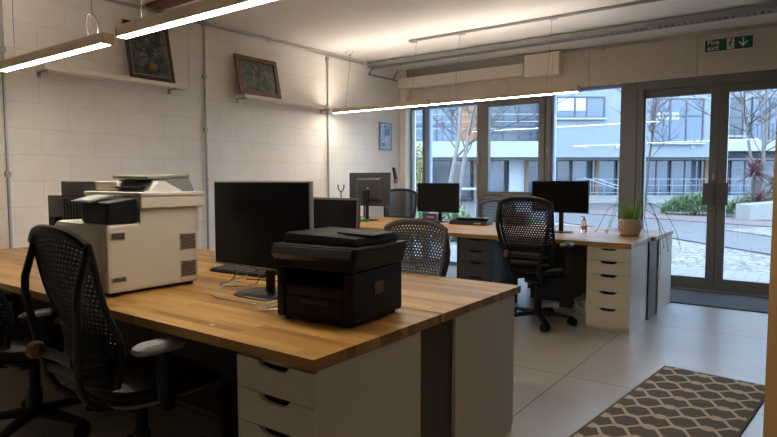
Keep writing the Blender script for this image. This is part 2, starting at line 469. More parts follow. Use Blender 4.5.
# cable tray
ct = thing('cable_tray', 'long slotted grey metal cable tray hung under the ceiling by the windows', 'cable tray', (-5.18, 6.60, 2.855))
c = MB().box(0, 7.6, -.006, 0, 0, .055).box(0, 7.6, .15, .156, 0, .055).box(0, 7.6, 0, .03, 0, .004).box(0, 7.6, .12, .15, 0, .004)
c.build('side_rail', M['tray'], ct)
c = MB()
for i in range(126): c.box(.02+i*.06, .055+i*.06, .03, .12, 0, .004)
c.build('slotted_base', M['tray'], ct)
for x in (.5, 2.5, 4.5, 6.5):
    MB().box(x-.015, x+.015, .06, .09, .004, CE-2.855-.001).build('hanger', M['tray'], ct)
# ladder bracket in the corner
br = thing('tray_bracket', 'grey metal bracket under the cable tray end in the wall corner', 'bracket', (XW+.001, 6.62, 2.72))
MB().box(0, .02, 0, .70, .03, .05, .003).build('rail', M['tray'], br)
MB().tube([(.01, .02, .05), (.01, .12, .165)], .010, 6).build('strut', M['tray'], br)
MB().tube([(.01, .60, .05), (.01, .72, .19)], .012, 6).build('strut', M['tray'], br)
# ceiling track
tr = thing('ceiling_track', 'slim dark track on the ceiling carrying the far pendant lamps', 'track', (-3.98, 5.87, CE-.026))
MB().box(0, 4.4, -.02, .02, 0, .025, .003).build('rail', M['tray'], tr)
for x in (.06, .70, 1.75):
    MB().box(x-.04, x+.04, -.03, .03, -.012, 0, .004).build('clip', M['silver'], tr)

# beige unit on the lintel
u = thing('wall_unit', 'beige boxed ventilation unit on the concrete lintel at the duct end', 'ventilation unit', (-2.95, 7.38, 2.62))
MB().box(-.235, .235, 0, .119, 0, .285, .008).build('casing', M['cream'], u)
MB().box(.15, .155, -.002, 0, .01, .275).build('seam', M['beige2'], u)

# smoke detector
sd = thing('smoke_detector', 'small white smoke detector on the ceiling close to the block wall', 'smoke detector', (-4.95, 5.93, CE))
MB().lathe([(.055, -.001), (.055, -.018), (.042, -.022), (.04, -.042), (.02, -.048)], n=20).build('housing', M['signwhite'], sd)
MB().lathe([(.012, -.048), (.010, -.054)], n=12).build('indicator', M['grey'], sd)

# fire exit sign
sg = thing('fire_exit_sign', 'green Fire exit sign with running figure and arrow above the doors', 'sign', (-.857, 7.498, 2.762))
def text_part(txt, size, x, z, mat_, parent, name='lettering'):
    cu = bpy.data.curves.new('lettering', 'FONT'); cu.body = txt; cu.size = size; cu.extrude = .0008; cu.offset = size*.012
    tmp = bpy.data.objects.new('lettering', cu); C.objects.link(tmp)
    bpy.context.view_layer.update()
    me = bpy.data.meshes.new_from_object(tmp.evaluated_get(bpy.context.evaluated_depsgraph_get()))
    bpy.data.objects.remove(tmp)
    me.transform(Matrix.Rotation(PI/2, 4, 'X')); me.materials.clear(); me.materials.append(mat_)
    o = bpy.data.objects.new(name, me); C.objects.link(o); o.parent = parent; o.location = (x, -.0075, z)
    return o
MB().box(-.237, .237, -.005, 0, -.073, .073, .001).build('border', M['signwhite'], sg)
MB().box(-.230, .230, -.0065, -.005, -.066, .066).build('panel', M['green'], sg)
text_part('Fire', .075, -.205, .008, M['signwhite'], sg)
text_part('exit', .075, -.205, -.052, M['signwhite'], sg)
m = MB().box(-.015, .055, -.0075, -.0065, -.058, .058)
m.build('doorway', M['signwhite'], sg)
fg = MB()
fg.prism([(.028+.011*math.cos(a), .040+.011*math.sin(a)) for a in [2*PI*i/12 for i in range(12)]], 'y', -.0085, -.0075)
for p in ([(.012,.026),(.030,.026),(.022,-.010),(.004,-.004)], [(.028,.024),(.048,.008),(.044,.002),(.026,.014)], [(.012,.024),(-.012,.010),(-.010,.004),(.010,.014)],
          [(.022,-.008),(.036,-.022),(.030,-.050),(.023,-.050),(.026,-.024),(.010,-.010)], [(.006,-.002),(.014,-.012),(.000,-.030),(-.014,-.034),(-.014,-.027),(-.004,-.024)]):
    fg.prism(p, 'y', -.0085, -.0075)
fg.build('running_figure', M['green'], sg)
ar = MB().prism([(.133,.052),(.147,.052),(.147,-.010),(.175,.018),(.185,.008),(.140,-.045),(.095,.008),(.105,.018),(.133,-.010)], 'y', -.0078, -.0065)
ar.build('arrow', M['signwhite'], sg)

# shelves, pictures
def wall_shelf(y0, y1, label, brackets):
    t = thing('wall_shelf', label, 'shelf', (XW+.001, y0, 2.160))
    L = y1-y0
    MB().box(0, .15, 0, L, .012, .050, .003).build('board', M['cream'], t)
    for b in brackets:
        MB().box(.0, .135, b, b+.03, 0, .0115, .002).box(0, .012, b, b+.03, -.035, 0, .002).build('bracket', M['conduit'], t)
    return t
wall_shelf(2.235, 3.57, 'long cream wall shelf holding the tall floral picture', (.0, 1.20))
wall_shelf(4.27, 5.70, 'long cream wall shelf holding the wide crowd picture', (.01, 1.35))
def picture(name, label, w, h, fw_, art, frm, loc, tilt, rz, liner=None):
    t = thing(name, label, 'picture', loc, rz)
    t.rotation_euler = (tilt, 0, rz)        # local: width x, height z, front -y
    f = MB()
    f.box(-w/2, w/2, -.02, 0, 0, fw_, .003).box(-w/2, w/2, -.02, 0, h-fw_, h, .003)
    f.box(-w/2, -w/2+fw_, -.02, 0, fw_, h-fw_, .003).box(w/2-fw_, w/2, -.02, 0, fw_, h-fw_, .003)
    f.build('frame', frm, t)
    if liner:
        g = MB(); k = fw_; q = .012
        g.box(-w/2+k, w/2-k, -.012, -.006, k, k+q).box(-w/2+k, w/2-k, -.012, -.006, h-k-q, h-k)
        g.box(-w/2+k, -w/2+k+q, -.012, -.006, k+q, h-k-q).box(w/2-k-q, w/2-k, -.012, -.006, k+q, h-k-q)
        g.build('liner', liner, t)
    MB().box(-w/2+fw_, w/2-fw_, -.006, -.002, fw_, h-fw_).build('canvas', art, t)
    return t
A1 = painting_mat('floral_canvas', [(.018,.022,.022), (.05,.065,.06), (.10,.115,.10), (.24,.235,.19)], 30, ((.02, -.005, .14), .035, (.26,.16,.04)))
A2 = painting_mat('crowd_canvas', [(.02,.03,.02), (.05,.09,.05), (.10,.12,.08), (.30,.20,.17)], 34)
A3 = painting_mat('blue_print', [(.10,.20,.42), (.20,.36,.62), (.36,.50,.70), (.60,.68,.75)], 12)
M['frdark'] = mat('frame_dark_brown', (.055,.035,.022), .45, var=.2)
M['frwood'] = mat('frame_red_wood', (.17,.075,.035), .45, var=.2)
M['frgold'] = mat('frame_pale_liner', (.33,.26,.18), .5, var=.2)
picture('floral_picture', 'tall dark framed floral painting leaning on the wall shelf', .46, .54, .035, A1, M['frdark'], (XW+.12, 3.205, 2.211), -.20, PI/2, M['frgold'])
picture('crowd_picture', 'wide red-brown framed painting of figures leaning on the wall shelf', .60, .44, .05, A2, M['frwood'], (XW+.12, 4.53, 2.211), -.20, PI/2)
picture('blue_picture', 'small blue framed picture hung on the block wall near the window', .30, .40, .025, A3, M['blueframe'], (XW+.003, 7.03, 1.715), 0, PI/2, M['paper'])

# sockets by the left edge
sk = thing('wall_socket', 'white double wall socket above the desk by the vertical conduit', 'socket', (XW+.001, 1.86, .86))
MB().box(0, .012, -.075, .075, -.043, .043, .004).build('faceplate', M['paper'], sk)
for y in (-.035, .035):
    MB().box(.012, .05, y-.025, y+.025, -.03, .03, .006).build('plug', M['paper'], sk)
# red and black holder by the window corner
hd = thing('wall_holder', 'small black holder with a red end hung on the wall by the window', 'holder', (XW+.001, 7.25, 1.22))
MB().hexa([(0,.0,.06),(.03,.0,.06),(.03,.06,.06),(0,.06,.06),(0,-.05,.24),(.03,-.05,.24),(.03,.0,.24),(0,.0,.24)], .006).build('body', M['black'], hd)
MB().box(0, .034, -.005, .065, 0, .06, .008).build('red_end', M['red'], hd)

# ------------------------------------------------------------------ pendant lamps
def pendant(x0, x1, y, z, label, wires, caps=True, zc=CE, loopx=None, wy=None):
    wy = y if wy is None else wy
    t = thing('pendant_lamp', label, 'lamp', (x0, y, z), 0, 'linear LED pendant lamps')
    L = x1-x0
    MB().box(0, L, -.033, .033, .004, .040, .003).box(0, L, -.033, -.029, .0395, .060).box(0, L, .029, .033, .0395, .060).build('housing', M['lamp'], t)
    MB().box(.006, L-.006, -.022, .022, .0005, .0038).build('diffuser', M['led'], t)
    MB().box(.02, L-.02, -.024, .024, .0402, .043).build('added_uplight', M['uplight'], t)  # added glowing strip, hidden from below, lifts the ceiling
    MB().box(-.012, -.0005, -.034, .034, -.002, .060, .003).build('end_cap', M['lampcap'], t)
    MB().box(L+.0005, L+.012, -.034, .034, -.002, .060, .003).build('end_cap', M['lampcap'], t)
    for w in wires:
        MB().tube([(w-x0, 0, .044), (w-x0, wy-y, zc-z-.001)], .0022, 6).build('suspension_wire', M['steelwire'], t)
    if loopx is not None:
        pts = [(loopx-x0+.06*math.sin(a*1.0), .01*math.cos(a), .045+.075-.075*math.cos(a)) for a in [2*PI*i/14 for i in range(15)]]
        MB().tube(pts, .004, 6).build('power_cable', M['grey'], t)
    return t
pendant(-4.57, -3.20, 1.75, 2.032, 'lit linear pendant lamp over the desk nearest the block wall', (-4.38, -3.36), loopx=-3.36)
pendant(-3.05, -.95, 1.75, 2.045, 'lit linear pendant lamp hung over the black printer and desk', (-2.86, -1.15))  # right part lengthened out of view to light the desk end
pendant(-5.06, -3.63, 5.75, 2.128, 'lit far pendant lamp reaching the block wall end', (-4.88, -3.88), zc=CE-.03, wy=5.87)
pendant(-3.60, -1.92, 5.75, 2.128, 'lit far pendant lamp in front of the tall windows', (-3.30, -2.24), zc=CE-.039, wy=5.87)

# ------------------------------------------------------------------ desks
def desk(x0, x1, y0, y1, label, legs, panel=None, T=T, px=None, end=None):
    t = thing('desk', label, 'desk', ((x0+x1)/2, (y0+y1)/2, 0), 0, 'wood topped desks')
    w, dd = (x1-x0)/2, (y1-y0)/2
    MB().box(-w, w, -dd, dd, T-.038, T, .003).build('worktop', M['wood'], t)
    if panel is not None:
        MB().box(*(px or (-w, w-.04)), panel-.012, panel+.012, 0.0, T-.0385).build('under_desk_panel', M['brownpanel'], t)  # near rows: unseen panel added to block light under the desks
    if end:
        MB().box(w-.035, w-.017, end[0], end[1], 0, T-.0385).build('end_panel', M['brownpanel'], t)
    for (lx, ly) in legs:
        MB().cyl((lx*(w-.08), ly*(dd-.08), 0), (lx*(w-.08), ly*(dd-.08), T-.0385), .02, n=14).build('leg', M['darkgrey'], t)
    return t
LL = [(-1, -1), (-1, 1)]
ALL4 = LL + [(1, -1), (1, 1)]
XR = -1.222
desk(-3.22, XR, 1.285, 2.045, 'oak topped desk nearest the camera carrying the black printer', [], .33)
desk(-5.195, -3.222, 1.285, 2.045, 'oak topped desk against the block wall beside the beige copier', LL, .33)
desk(-3.22, XR, 2.058, 2.835, 'oak topped desk behind the printer with a mesh chair drawn up', [], -.355, end=(1.89-2.4465, 2.155-2.4465))
desk(-5.195, -3.222, 2.058, 2.835, 'oak topped desk against the block wall behind the beige copier', LL, -.355)
desk(-2.80, XR, 5.055, 5.812, 'oak topped desk carrying the potted grass plant', [], .31, TF, (-.05, .37))
desk(-5.195, -2.802, 5.055, 5.812, 'oak topped far desk against the block wall, on the room side', ALL4, None, TF)
desk(-2.80, XR+.028, 5.819, 6.62, 'oak topped desk just behind the potted plant by the doors', LL, None, TF, None, (5.665-6.2195, 5.985-6.2195))
desk(-5.195, -2.802, 5.819, 6.62, 'oak topped far desk against the block wall, on the window side', ALL4, None, TF)

def drawer_unit(loc, rz, label, m, H0=.698):
    t = thing('drawer_unit', label, 'drawer unit', loc, rz, 'drawer units under the desks')
    W, D, H = .18, .30, H0          # half width, half depth, height; front is -y
    b = MB()
    b.box(-W, -W+.016, -D+.018, D, .0, H).box(W-.016, W, -D+.018, D, .0, H)
    b.box(-W+.016, W-.016, -D+.03, D, .0, .03).box(-W+.016, W-.016, -D+.018, D, H-.016, H).box(-W+.016, W-.016, D-.016, D, .03, H-.016)
    b.box(-W+.016, W-.016, -D+.12, -D+.135, .03, H-.016)
    b.build('body', m, t)
    hs = [q*H/.698 for q in (.112, .112, .142, .142, .158)]; z = H-.006
    for h in hs:
        a, c = z-h+.003, z
        poly = [(-W+.001, a), (W-.001, a), (W-.001, c), (.075, c), (.055, c-.020), (.03, c-.025), (-.03, c-.025), (-.055, c-.020), (-.075, c), (-W+.001, c)]
        p = MB().prism(poly, 'y', -D, -D+.0175)
        dr = p.build('drawer', m, t, smooth=0)
        MB().box(-.08, .08, -D+.019, -D+.022, c-.034, c-.002).build('notch_shade', M['black'], dr)  # black plate paints the shade inside the open notch
        z -= h
    return t
du = drawer_unit((XR-.182, 1.586, 0), 0, 'white five-drawer unit under the desk nearest the camera', M['white'])
dup(du, (XR-.182, 2.46, 0), PI, 'white drawer unit end panel beyond the dark gap beside the near one')
df = drawer_unit((XR-.182, 5.36, 0), 0, 'white five-drawer unit under the desk with the potted plant', M['white'], .713)
dup(df, (XR-.154, 6.295, 0), PI, 'white drawer unit end panel behind the trailing plant by the doors')
dg = drawer_unit((-2.675, 5.40, 0), 0, 'charcoal drawer unit under the far desk behind the mesh chairs', M['darkgrey'], .713)
dup(dg, (-2.30, 6.30, 0), PI, 'charcoal drawer unit at the window side behind the tall mesh chair')

# ------------------------------------------------------------------ task chairs
def back_pt(s, t):
    w = .195 + .035*math.sin(PI*min(1, t*1.05)*.55)
    z = .49 + .61*t - .05*abs(s)**3*t**5 + .02*abs(s)**3*(1-t)**5
    y = -.235 - .10*t + .045*math.exp(-((t-.28)/.2)**2) + .030*s*s
    return Vector((s*w, y, z))
def make_back(name, m, par, hole):
    mb = MB(); bm = mb.bm; nx, ny = 19, 31
    def ring(pts_o, pts_i):
        O = [bm.verts.new(back_pt(*p)) for p in pts_o]; I = [bm.verts.new(back_pt(*p)) for p in pts_i]
        n = len(O)
        for k in range(n): bm.faces.new((O[k], O[(k+1) % n], I[(k+1) % n], I[k]))
    for j in range(ny):
        off = .5 if j % 2 else 0
        t0, t1 = j/ny, (j+1)/ny
        k = nx - (1 if off else 0)
        for i in range(k):
            s0, s1 = -1+2*(i+off)/nx, -1+2*(i+off+1)/nx
            sc, tc = (s0+s1)/2, (t0+t1)/2; ds, dt = (s1-s0)/2, (t1-t0)/2
            solid = (t0 < .08)
            if solid:
                bm.faces.new([bm.verts.new(back_pt(*p)) for p in ((s0,t0),(s1,t0),(s1,t1),(s0,t1))]); continue
            po = [(s1,tc),(s1,t1),(sc,t1),(s0,t1),(s0,tc),(s0,t0),(sc,t0),(s1,t0)]
            rr = hole
            pi_ = [(sc+ds*rr*math.cos(a), tc+dt*rr*math.sin(a)) for a in [PI/4*q for q in range(8)]]
            ring(po, pi_)
        if off:
            for s0, s1 in ((-1, -1+1/nx), (1-1/nx, 1)):
                bm.faces.new([bm.verts.new(back_pt(*p)) for p in ((s0,t0),(s1,t0),(s1,t1),(s0,t1))])
    bmesh.ops.remove_doubles(bm, verts=bm.verts, dist=.0004)
    bmesh.ops.recalc_face_normals(bm, faces=bm.faces)
    o = mb.build(name, m, par, smooth=0)
    sm = o.modifiers.new('thickness', 'SOLIDIFY'); sm.thickness = .008; sm.offset = 0
    return o

def make_chair(label, loc, rz, mesh_m, frame_m, pad_m, dz=0, hole=.63):
    t = thing('task_chair', label, 'chair', loc, rz, 'mesh backed task chairs')
    make_back('backrest', mesh_m, t, hole)
    # perimeter frame
    per = [back_pt(1.03, q/14) for q in range(0, 14)] + [back_pt(1.03-.26*k, 1.0) + Vector((0, 0, .006)) for k in range(0, 8)] + [back_pt(-1.03, 1-q/14) for q in range(0, 15)] + [back_pt(-1.03+.26*k, 0) for k in range(1, 8)]
    MB().tube(per, .013, 8, closed=True).build('back_frame', frame_m, t)
    top = [back_pt(-1.02+2.04*k/16, 1.0) + Vector((0, -.004, .0)) for k in range(17)]
    MB().tube(top, .021, 8, flat=(1.0, .8)).build('top_rail', frame_m, t)
    # uprights behind the panel, from the top corners to the hubs and under the seat
    up = MB()
    for sx in (-1, 1):
        tp = back_pt(sx*1.0, .97)
        P = [tp, tp+Vector((sx*.004,-.016,-.06)), Vector((sx*.232,-.348,.88)), Vector((sx*.205,-.335,.75)), Vector((sx*.155,-.325,.62)),
             Vector((sx*.125,-.300,.48)), Vector((sx*.11,-.21,.405)), Vector((sx*.08,-.08,.40))]
        # smooth the polyline once
        Q = [P[0]]
        for a, b in zip(P, P[1:]): Q += [a*.75+b*.25, a*.25+b*.75]
        Q.append(P[-1])
        up.tube(Q, .019, 10, flat=(1.0, .75))
    up.build('back_support', frame_m, t)
    cb = MB()
    cb.tube([(-.205,-.255,.632), (-.15,-.335,.622), (0,-.325,.622), (.15,-.335,.622), (.205,-.255,.632)], .017, 8, flat=(1.5, .6))
    cb.tube([(-.195,-.235,.55), (-.13,-.310,.555), (0,-.30,.555), (.13,-.310,.555), (.195,-.235,.55)], .014, 8, flat=(1.5, .6))
    cb.build('lumbar_bar', frame_m, t)
    lp = MB(); G = [[lp.bm.verts.new(back_pt(-.86+1.72*i/10, .06+.30*j/6) + Vector((0, -.020-.006*math.sin(PI*j/6), 0))) for i in range(11)] for j in range(7)]
    for j in range(6):
        for i in range(10): lp.bm.faces.new((G[j][i], G[j][i+1], G[j+1][i+1], G[j+1][i]))
    lo = lp.build('lumbar_pad', mesh_m, t); sl = lo.modifiers.new('thickness', 'SOLIDIFY'); sl.thickness = .012; sl.offset = 0
    for sx in (-1,):
        MB().cyl((sx*.150,-.345,.625), (sx*.118,-.345,.625), .036, .030, 18).build('hub', M['brownknob'], t)
    # seat
    prof = [(.02,.425), (.21,.428), (.236,.440), (.245,.462), (.238,.480), (.20,.492), (.10,.489), (.02,.487)]
    st = MB().lathe(prof, (0, .04, 0), 40, sx=1, sy=1.02, pw=4.0)
    for v in st.bm.verts:
        if v.co.y > .12: v.co.z -= (v.co.y-.12)**2*1.6
    st.build('seat', mesh_m, t)
    sh = MB().lathe([(.02,.385), (.14,.388), (.215,.402), (.238,.4245)], (0, .03, 0), 32, pw=4); sh.build('seat_shell', pad_m, t)
    MB().box(-.09, .09, -.10, .10, .345, .396, .015).build('tilt_box', frame_m, t)
    # arms
    for sx in (-1, 1):
        a = MB()
        a.tube([(sx*.10,.0,.385), (sx*.20,-.01,.385), (sx*.268,-.03,.405), (sx*.287,-.05,.46), (sx*.290,-.06,.55), (sx*.290,-.06,.640)], [.020,.021,.022,.025,.025,.022], 10, flat=(1.3, .8), up=(0,1,0))
        o = a.build('armrest', frame_m, t)
        pd = MB().lathe([(.25,0), (.9,.0), (1.0,.010), (.97,.024), (.8,.036), (.2,.040)], (sx*.287, -.075, .638), 28, sx=.048, sy=.105, pw=3.0)
        pd.build('arm_pad', pad_m, o)
    # base
    MB().cyl((0,0,.10), (0,0,.345), .026, n=18).cyl((0,0,.10), (0,0,.22), .034, n=18).build('gas_lift', frame_m, t)
    b = MB().lathe([(.03,.075), (.055,.08), (.055,.115), (.035,.125)], (0,0,0), 20)
    for k in range(5):
        an = 2*PI*k/5 + .3
        ca, sa = math.cos(an), math.sin(an)
        b.tube([(ca*.03, sa*.03, .10), (ca*.17, sa*.17, .092), (ca*.30, sa*.30, .078)], [.034, .028, .020], 8, flat=(.7, 1.2))
    b.build('base', frame_m, t)
    for k in range(5):
        an = 2*PI*k/5 + .3
        c = Vector((math.cos(an)*.30, math.sin(an)*.30, .0365)); dr = Vector((-math.sin(an+.6), math.cos(an+.6), 0))
        w = MB()
        for q in (-1, 1): w.cyl(c+dr*q*.009, c+dr*q*.028, .036, n=16)
        w.cyl(c+Vector((0,0,.0)), c+Vector((0,0,.050)), .010, n=8)
        w.build('caster', M['black'], t)
    if dz:
        for ch in children(t):
            if ch.name.split('.')[0] not in ('base', 'caster', 'gas_lift'): ch.location.z += dz
    return t
FX = ('base', 'caster', 'gas_lift')
K1 = make_chair('black mesh chair at the near desk in front of the beige copier', (-2.285, 1.345, 0), -.04, M['blackfab'], M['chairframe'], M['pad'], .0)
K0 = dup(K1, (-3.21, 1.31, 0), .02, 'black mesh chair by the block wall beyond the near one, partly cut off')
K2 = dup(K1, (-1.985, 4.97, 0), -.02, 'black mesh chair on casters before the desk with the plant', .025, FX)
K3 = make_chair('graphite mesh chair drawn up behind the black printer', (-2.175, 3.00, 0), PI+.06, M['greymesh'], M['greypoly'], M['greypoly'], -.10, .58)
K4 = dup(K1, (-4.86, 6.88, 0), PI+.5, 'black mesh chair at the window side by the block wall corner', .025, FX)
dup(K3, (-3.37, 6.80, 0), PI+.15, 'graphite chair at the window, half hidden by the black mesh chair')

for ch in children(K2):
    if ch.name.split('.')[0] == 'armrest': ch.location.z += .045
for kk in (K0, K2, K4):                       # plain black pads here, without the painted sheen
    for ch in children(kk):
        for gc in [ch] + children(ch):
            if gc.name.split('.')[0] in ('arm_pad', 'seat_shell'):
                gc.data = gc.data.copy(); gc.data.materials[0] = M['chairframe']

# ------------------------------------------------------------------ monitors
def monitor(label, x, y, rz, w, h, zb, bez, bezm, tilt=0.0, foot=(.13, .10), neck=.022, footm=None, logo=False, group='desk monitors', slim=.022, ports=True, T=T):
    t = thing('monitor', label, 'monitor', (x, y, T+.0005), rz, group)
    f = MB().box(-w/2, w/2, -slim/2, slim/2, zb, zb+h, .004)
    f.hexa([(-w*.32, slim/2, zb+h*.15), (w*.32, slim/2, zb+h*.15), (w*.26, slim/2+.03, zb+h*.22), (-w*.26, slim/2+.03, zb+h*.22),
            (-w*.32, slim/2, zb+h*.85), (w*.32, slim/2, zb+h*.85), (w*.26, slim/2+.03, zb+h*.78), (-w*.26, slim/2+.03, zb+h*.78)], .004)
    ho = f.build('housing', bezm, t)
    sc = MB().box(-w/2+bez, w/2-bez, -slim/2-.0015, -slim/2+.0005, zb+bez*1.2, zb+h-bez).build('screen', M['screen'], t)
    if logo: MB().lathe([(.018,0), (.018,.002)], (0,0,0), 20).build('badge', M['silver'], ho, loc=(0, slim/2+.030, zb+h*.52)).rotation_euler.x = -PI/2
    for o in (ho, sc): o.rotation_euler.x = tilt
    fm = footm or M['black']
    MB().box(-neck, neck, slim/2+.032, slim/2+.056, .012, zb+h*.45, .004).box(-neck*1.3, neck*1.3, slim/2+.0, slim/2+.033, zb+h*.32, zb+h*.5, .003).build('neck', M['black'], t)
    MB().lathe([(1.0,0), (1.0,.006), (.93,.012), (.3,.014)], (0, slim/2+.02, 0), 32, sx=foot[0], sy=foot[1], pw=4).build('foot', fm, t)
    return t
monitor('very large black monitor with a thin silver edge beside the black printer', -2.10, 1.86, 0, .66, .412, .130, .008, M['silver'], foot=(.15, .115), footm=M['gloss'])
monitor('smaller dark monitor with grey-brown bezel standing behind the large one', -2.18, 2.36, 0, .50, .345, .105, .011, M['bronze'], tilt=-.06)
monitor('black monitor on the far desk beside the potted plant', -2.065, 5.70, 0, .575, .315, .199, .010, M['black'], foot=(.12,.09), T=TF)
monitor('black monitor on the far desk in front of the window with trees', -3.79, 6.22, 0, .60, .36, .123, .012, M['black'], foot=(.12,.09), T=TF)
monitor('black monitor seen from behind with a round badge by the block wall', -4.68, 5.99, PI, .665, .43, .185, .012, M['darkgrey'], foot=(.13,.09), logo=True, T=TF)

# ------------------------------------------------------------------ beige copier
cp = thing('copier', 'large beige multifunction copier with grey side unit on the desk', 'copier', (-2.893, 1.655, T+.0005))
b = MB()
b.box(-.25, .26, -.25, .25, .014, .342, .022)
b.build('body', M['beige'], cp)
MB().box(-.20, .235, -.215, .22, .004, .0145).build('plinth', M['black'], cp)
MB().box(-.05, .2605, -.080, .2505, .29, .410, .003).build('rear_tower', M['beige'], cp)
MB().box(-.249, -.051, -.075, .245, .3425, .405, .006).build('output_well', M['grey'], cp)
MB().box(-.26, .282, -.088, .272, .408, .466, .010).build('scanner', M['beige'], cp)
MB().box(-.26, .284, -.090, .274, .4665, .487, .006).build('scanner_lid', M['beige'], cp)
MB().box(.03, .13, -.095, -.089, .462, .471, .002).build('lid_grip', M['beige2'], cp)
MB().hexa([(-.16,-.02,.4875),(.235,-.02,.4875),(.235,.25,.4875),(-.16,.25,.4875),(-.12,.03,.548),(.20,.03,.548),(.20,.24,.560),(-.12,.24,.560)], .008).build('document_feeder', M['grey'], cp)
MB().box(-.10, .18, -.03, .05, .505, .512).build('feed_tray', M['black'], cp)
MB().hexa([(-.13,.0,.552),(.20,.0,.548),(.20,.245,.561),(-.13,.245,.561),(-.13,.0,.572),(.20,.0,.564),(.20,.245,.577),(-.13,.245,.582)], .005).build('feeder_cover', M['olive'], cp)
MB().prism([(-.02,.4875),(.16,.4875),(.14,.50),(.06,.540),(.03,.540)], 'x', .195, .255).build('paper_guide', M['paper'], cp)
MB().hexa([(.015,-.243,.343),(.257,-.243,.343),(.257,-.092,.343),(.015,-.092,.343),(.0,-.232,.442),(.257,-.232,.442),(.257,-.092,.462),(.0,-.092,.462)], .010).build('control_panel', M['black'], cp)
pl = MB().hexa([(-.04,-.262,.436),(.14,-.262,.436),(.14,-.14,.462),(-.04,-.14,.462),(-.04,-.266,.447),(.14,-.266,.447),(.14,-.144,.473),(-.04,-.144,.473)], .003).build('display', M['grey'], cp)
MB().hexa([(-.02,-.255,.4500),(.12,-.255,.4500),(.12,-.155,.4716),(-.02,-.155,.4716),(-.02,-.256,.452),(.12,-.256,.452),(.12,-.156,.4736),(-.02,-.156,.4736)]).build('printed_card', M['silver'], pl)
fd = MB().box(-.235, .20, -.2545, -.2495, .155, .325, .003).box(-.235, .20, -.2545, -.2495, .03, .148, .003).build('front_door', M['beige'], cp)
MB().box(-.10, .0, -.257, -.2545, .275, .292, .001).build('badge', M['beige2'], fd)
def grille(y0, y1, z0, z1, n):
    g = MB()
    g.box(.2600, .264, y0, y1, z0, z1, .002)
    o = g.build('side_grille', M['beige2'], cp)
    s = MB()
    for i in range(n):
        q = z0+.006+(z1-z0-.012)*(i+.5)/n
        s.box(.264, .2665, y0+.006, y1-.006, q-.0018, q+.0018)
    s.build('slats', M['bronze'], o)
grille(-.235, -.16, .265, .305, 5); grille(-.235, -.16, .065, .095, 4)
grille(.13, .225, .185, .275, 11); grille(.13, .225, .045, .135, 11)
for x in (-.21, .235):
    for y in (-.2, .2): MB().cyl((x, y, 0), (x, y, .0145), .018, n=12).build('foot', M['black'], cp)
fi = MB().box(-.64, -.262, -.03, .25, .0, .54, .006).build('side_finisher', M['grey'], cp)
v = MB()
for i in range(9): v.box(-.61+i*.036, -.592+i*.036, -.033, -.03, .30, .44)
v.box(-.63, -.27, -.032, -.03, .455, .459); v.build('vent', M['black'], fi)
MB().box(-.2615, -.04, -.03, .25, .489, .541, .012).build('finisher_bridge', M['beige'], cp)
MB().box(-.88, -.642, .0, .24, .0, .455, .006).build('output_bin', M['grey'], cp)
MB().box(-.74, -.66, -.06, -.002, .27, .335, .004).build('bin_latch', M['black'], cp)

# ------------------------------------------------------------------ black printer
pr = thing('desktop_printer', 'glossy black desktop printer standing on the corner of the near desk', 'printer', (-1.552, 1.795, T+.0005))
pr.scale = (1.13, .94, 1); pr.rotation_euler.z = .09
prof = [(-.185,.012), (.19,.012), (.19,.205), (-.03,.205), (-.03,.155), (-.150,.150), (-.185,.140)]
MB().prism(prof, 'x', -.125, .125).build('body', M['black'], pr)
for sx in (-1, 1):
    a, c = (-.163, -.125) if sx < 0 else (.125, .163)
    MB().hexa([(a,-.195,.010),(c,-.195,.010),(c,.195,.010),(a,.195,.010),(a,-.195,.206),(c,-.195,.206),(c,.195,.206),(a,.195,.206)], .012).build('side_cover', M['black'], pr)
MB().hexa([(-.163,-.192,.207),(.163,-.192,.207),(.163,.195,.207),(-.163,.195,.207),(-.186,-.200,.285),(.186,-.200,.285),(.180,.205,.285),(-.180,.205,.285)], .008).build('scanner_bed', M['black'], pr)
MB().box(-.184, .184, -.195, .203, .2855, .297, .004).build('scanner_lid', M['black'], pr)
MB().hexa([(-.160,-.150,.2975),(.150,-.150,.2975),(.150,.19,.2975),(-.160,.19,.2975),(-.156,-.142,.340),(.142,-.142,.328),(.142,.18,.330),(-.156,.18,.340)], .006).build('document_feeder', M['black'], pr)
MB().hexa([(.02,-.06,.337),(.165,-.06,.331),(.165,.13,.332),(.02,.13,.338),(.02,-.06,.342),(.165,-.06,.336),(.165,.13,.337),(.02,.13,.343)], .002).build('feeder_tray', M['black'], pr)
cpn = MB().hexa([(-.165,-.222,.262),(.165,-.222,.262),(.165,-.200,.240),(-.165,-.200,.240),(-.165,-.205,.290),(.165,-.205,.290),(.165,-.199,.292),(-.165,-.199,.292)]).build('control_strip', M['gloss'], pr)
MB().box(-.118, .118, -.190, -.1855, .028, .100, .003).build('paper_tray', M['black'], pr)
MB().box(-.06, .06, -.1935, -.1905, .075, .09, .002).build('tray_grip', M['gloss'], pr)
MB().box(-.118, .118, -.1875, -.1855, .106, .135, .002).build('manual_slot', M['gloss'], pr)
MB().box(.1635, .1645, -.04, .03, .105, .155).build('side_label', M['brownknob'], pr)
for x in (-.13, .13):
    for y in (-.16, .16): MB().cyl((x, y, 0), (x, y, .0115), .015, n=12).build('foot', M['black'], pr)

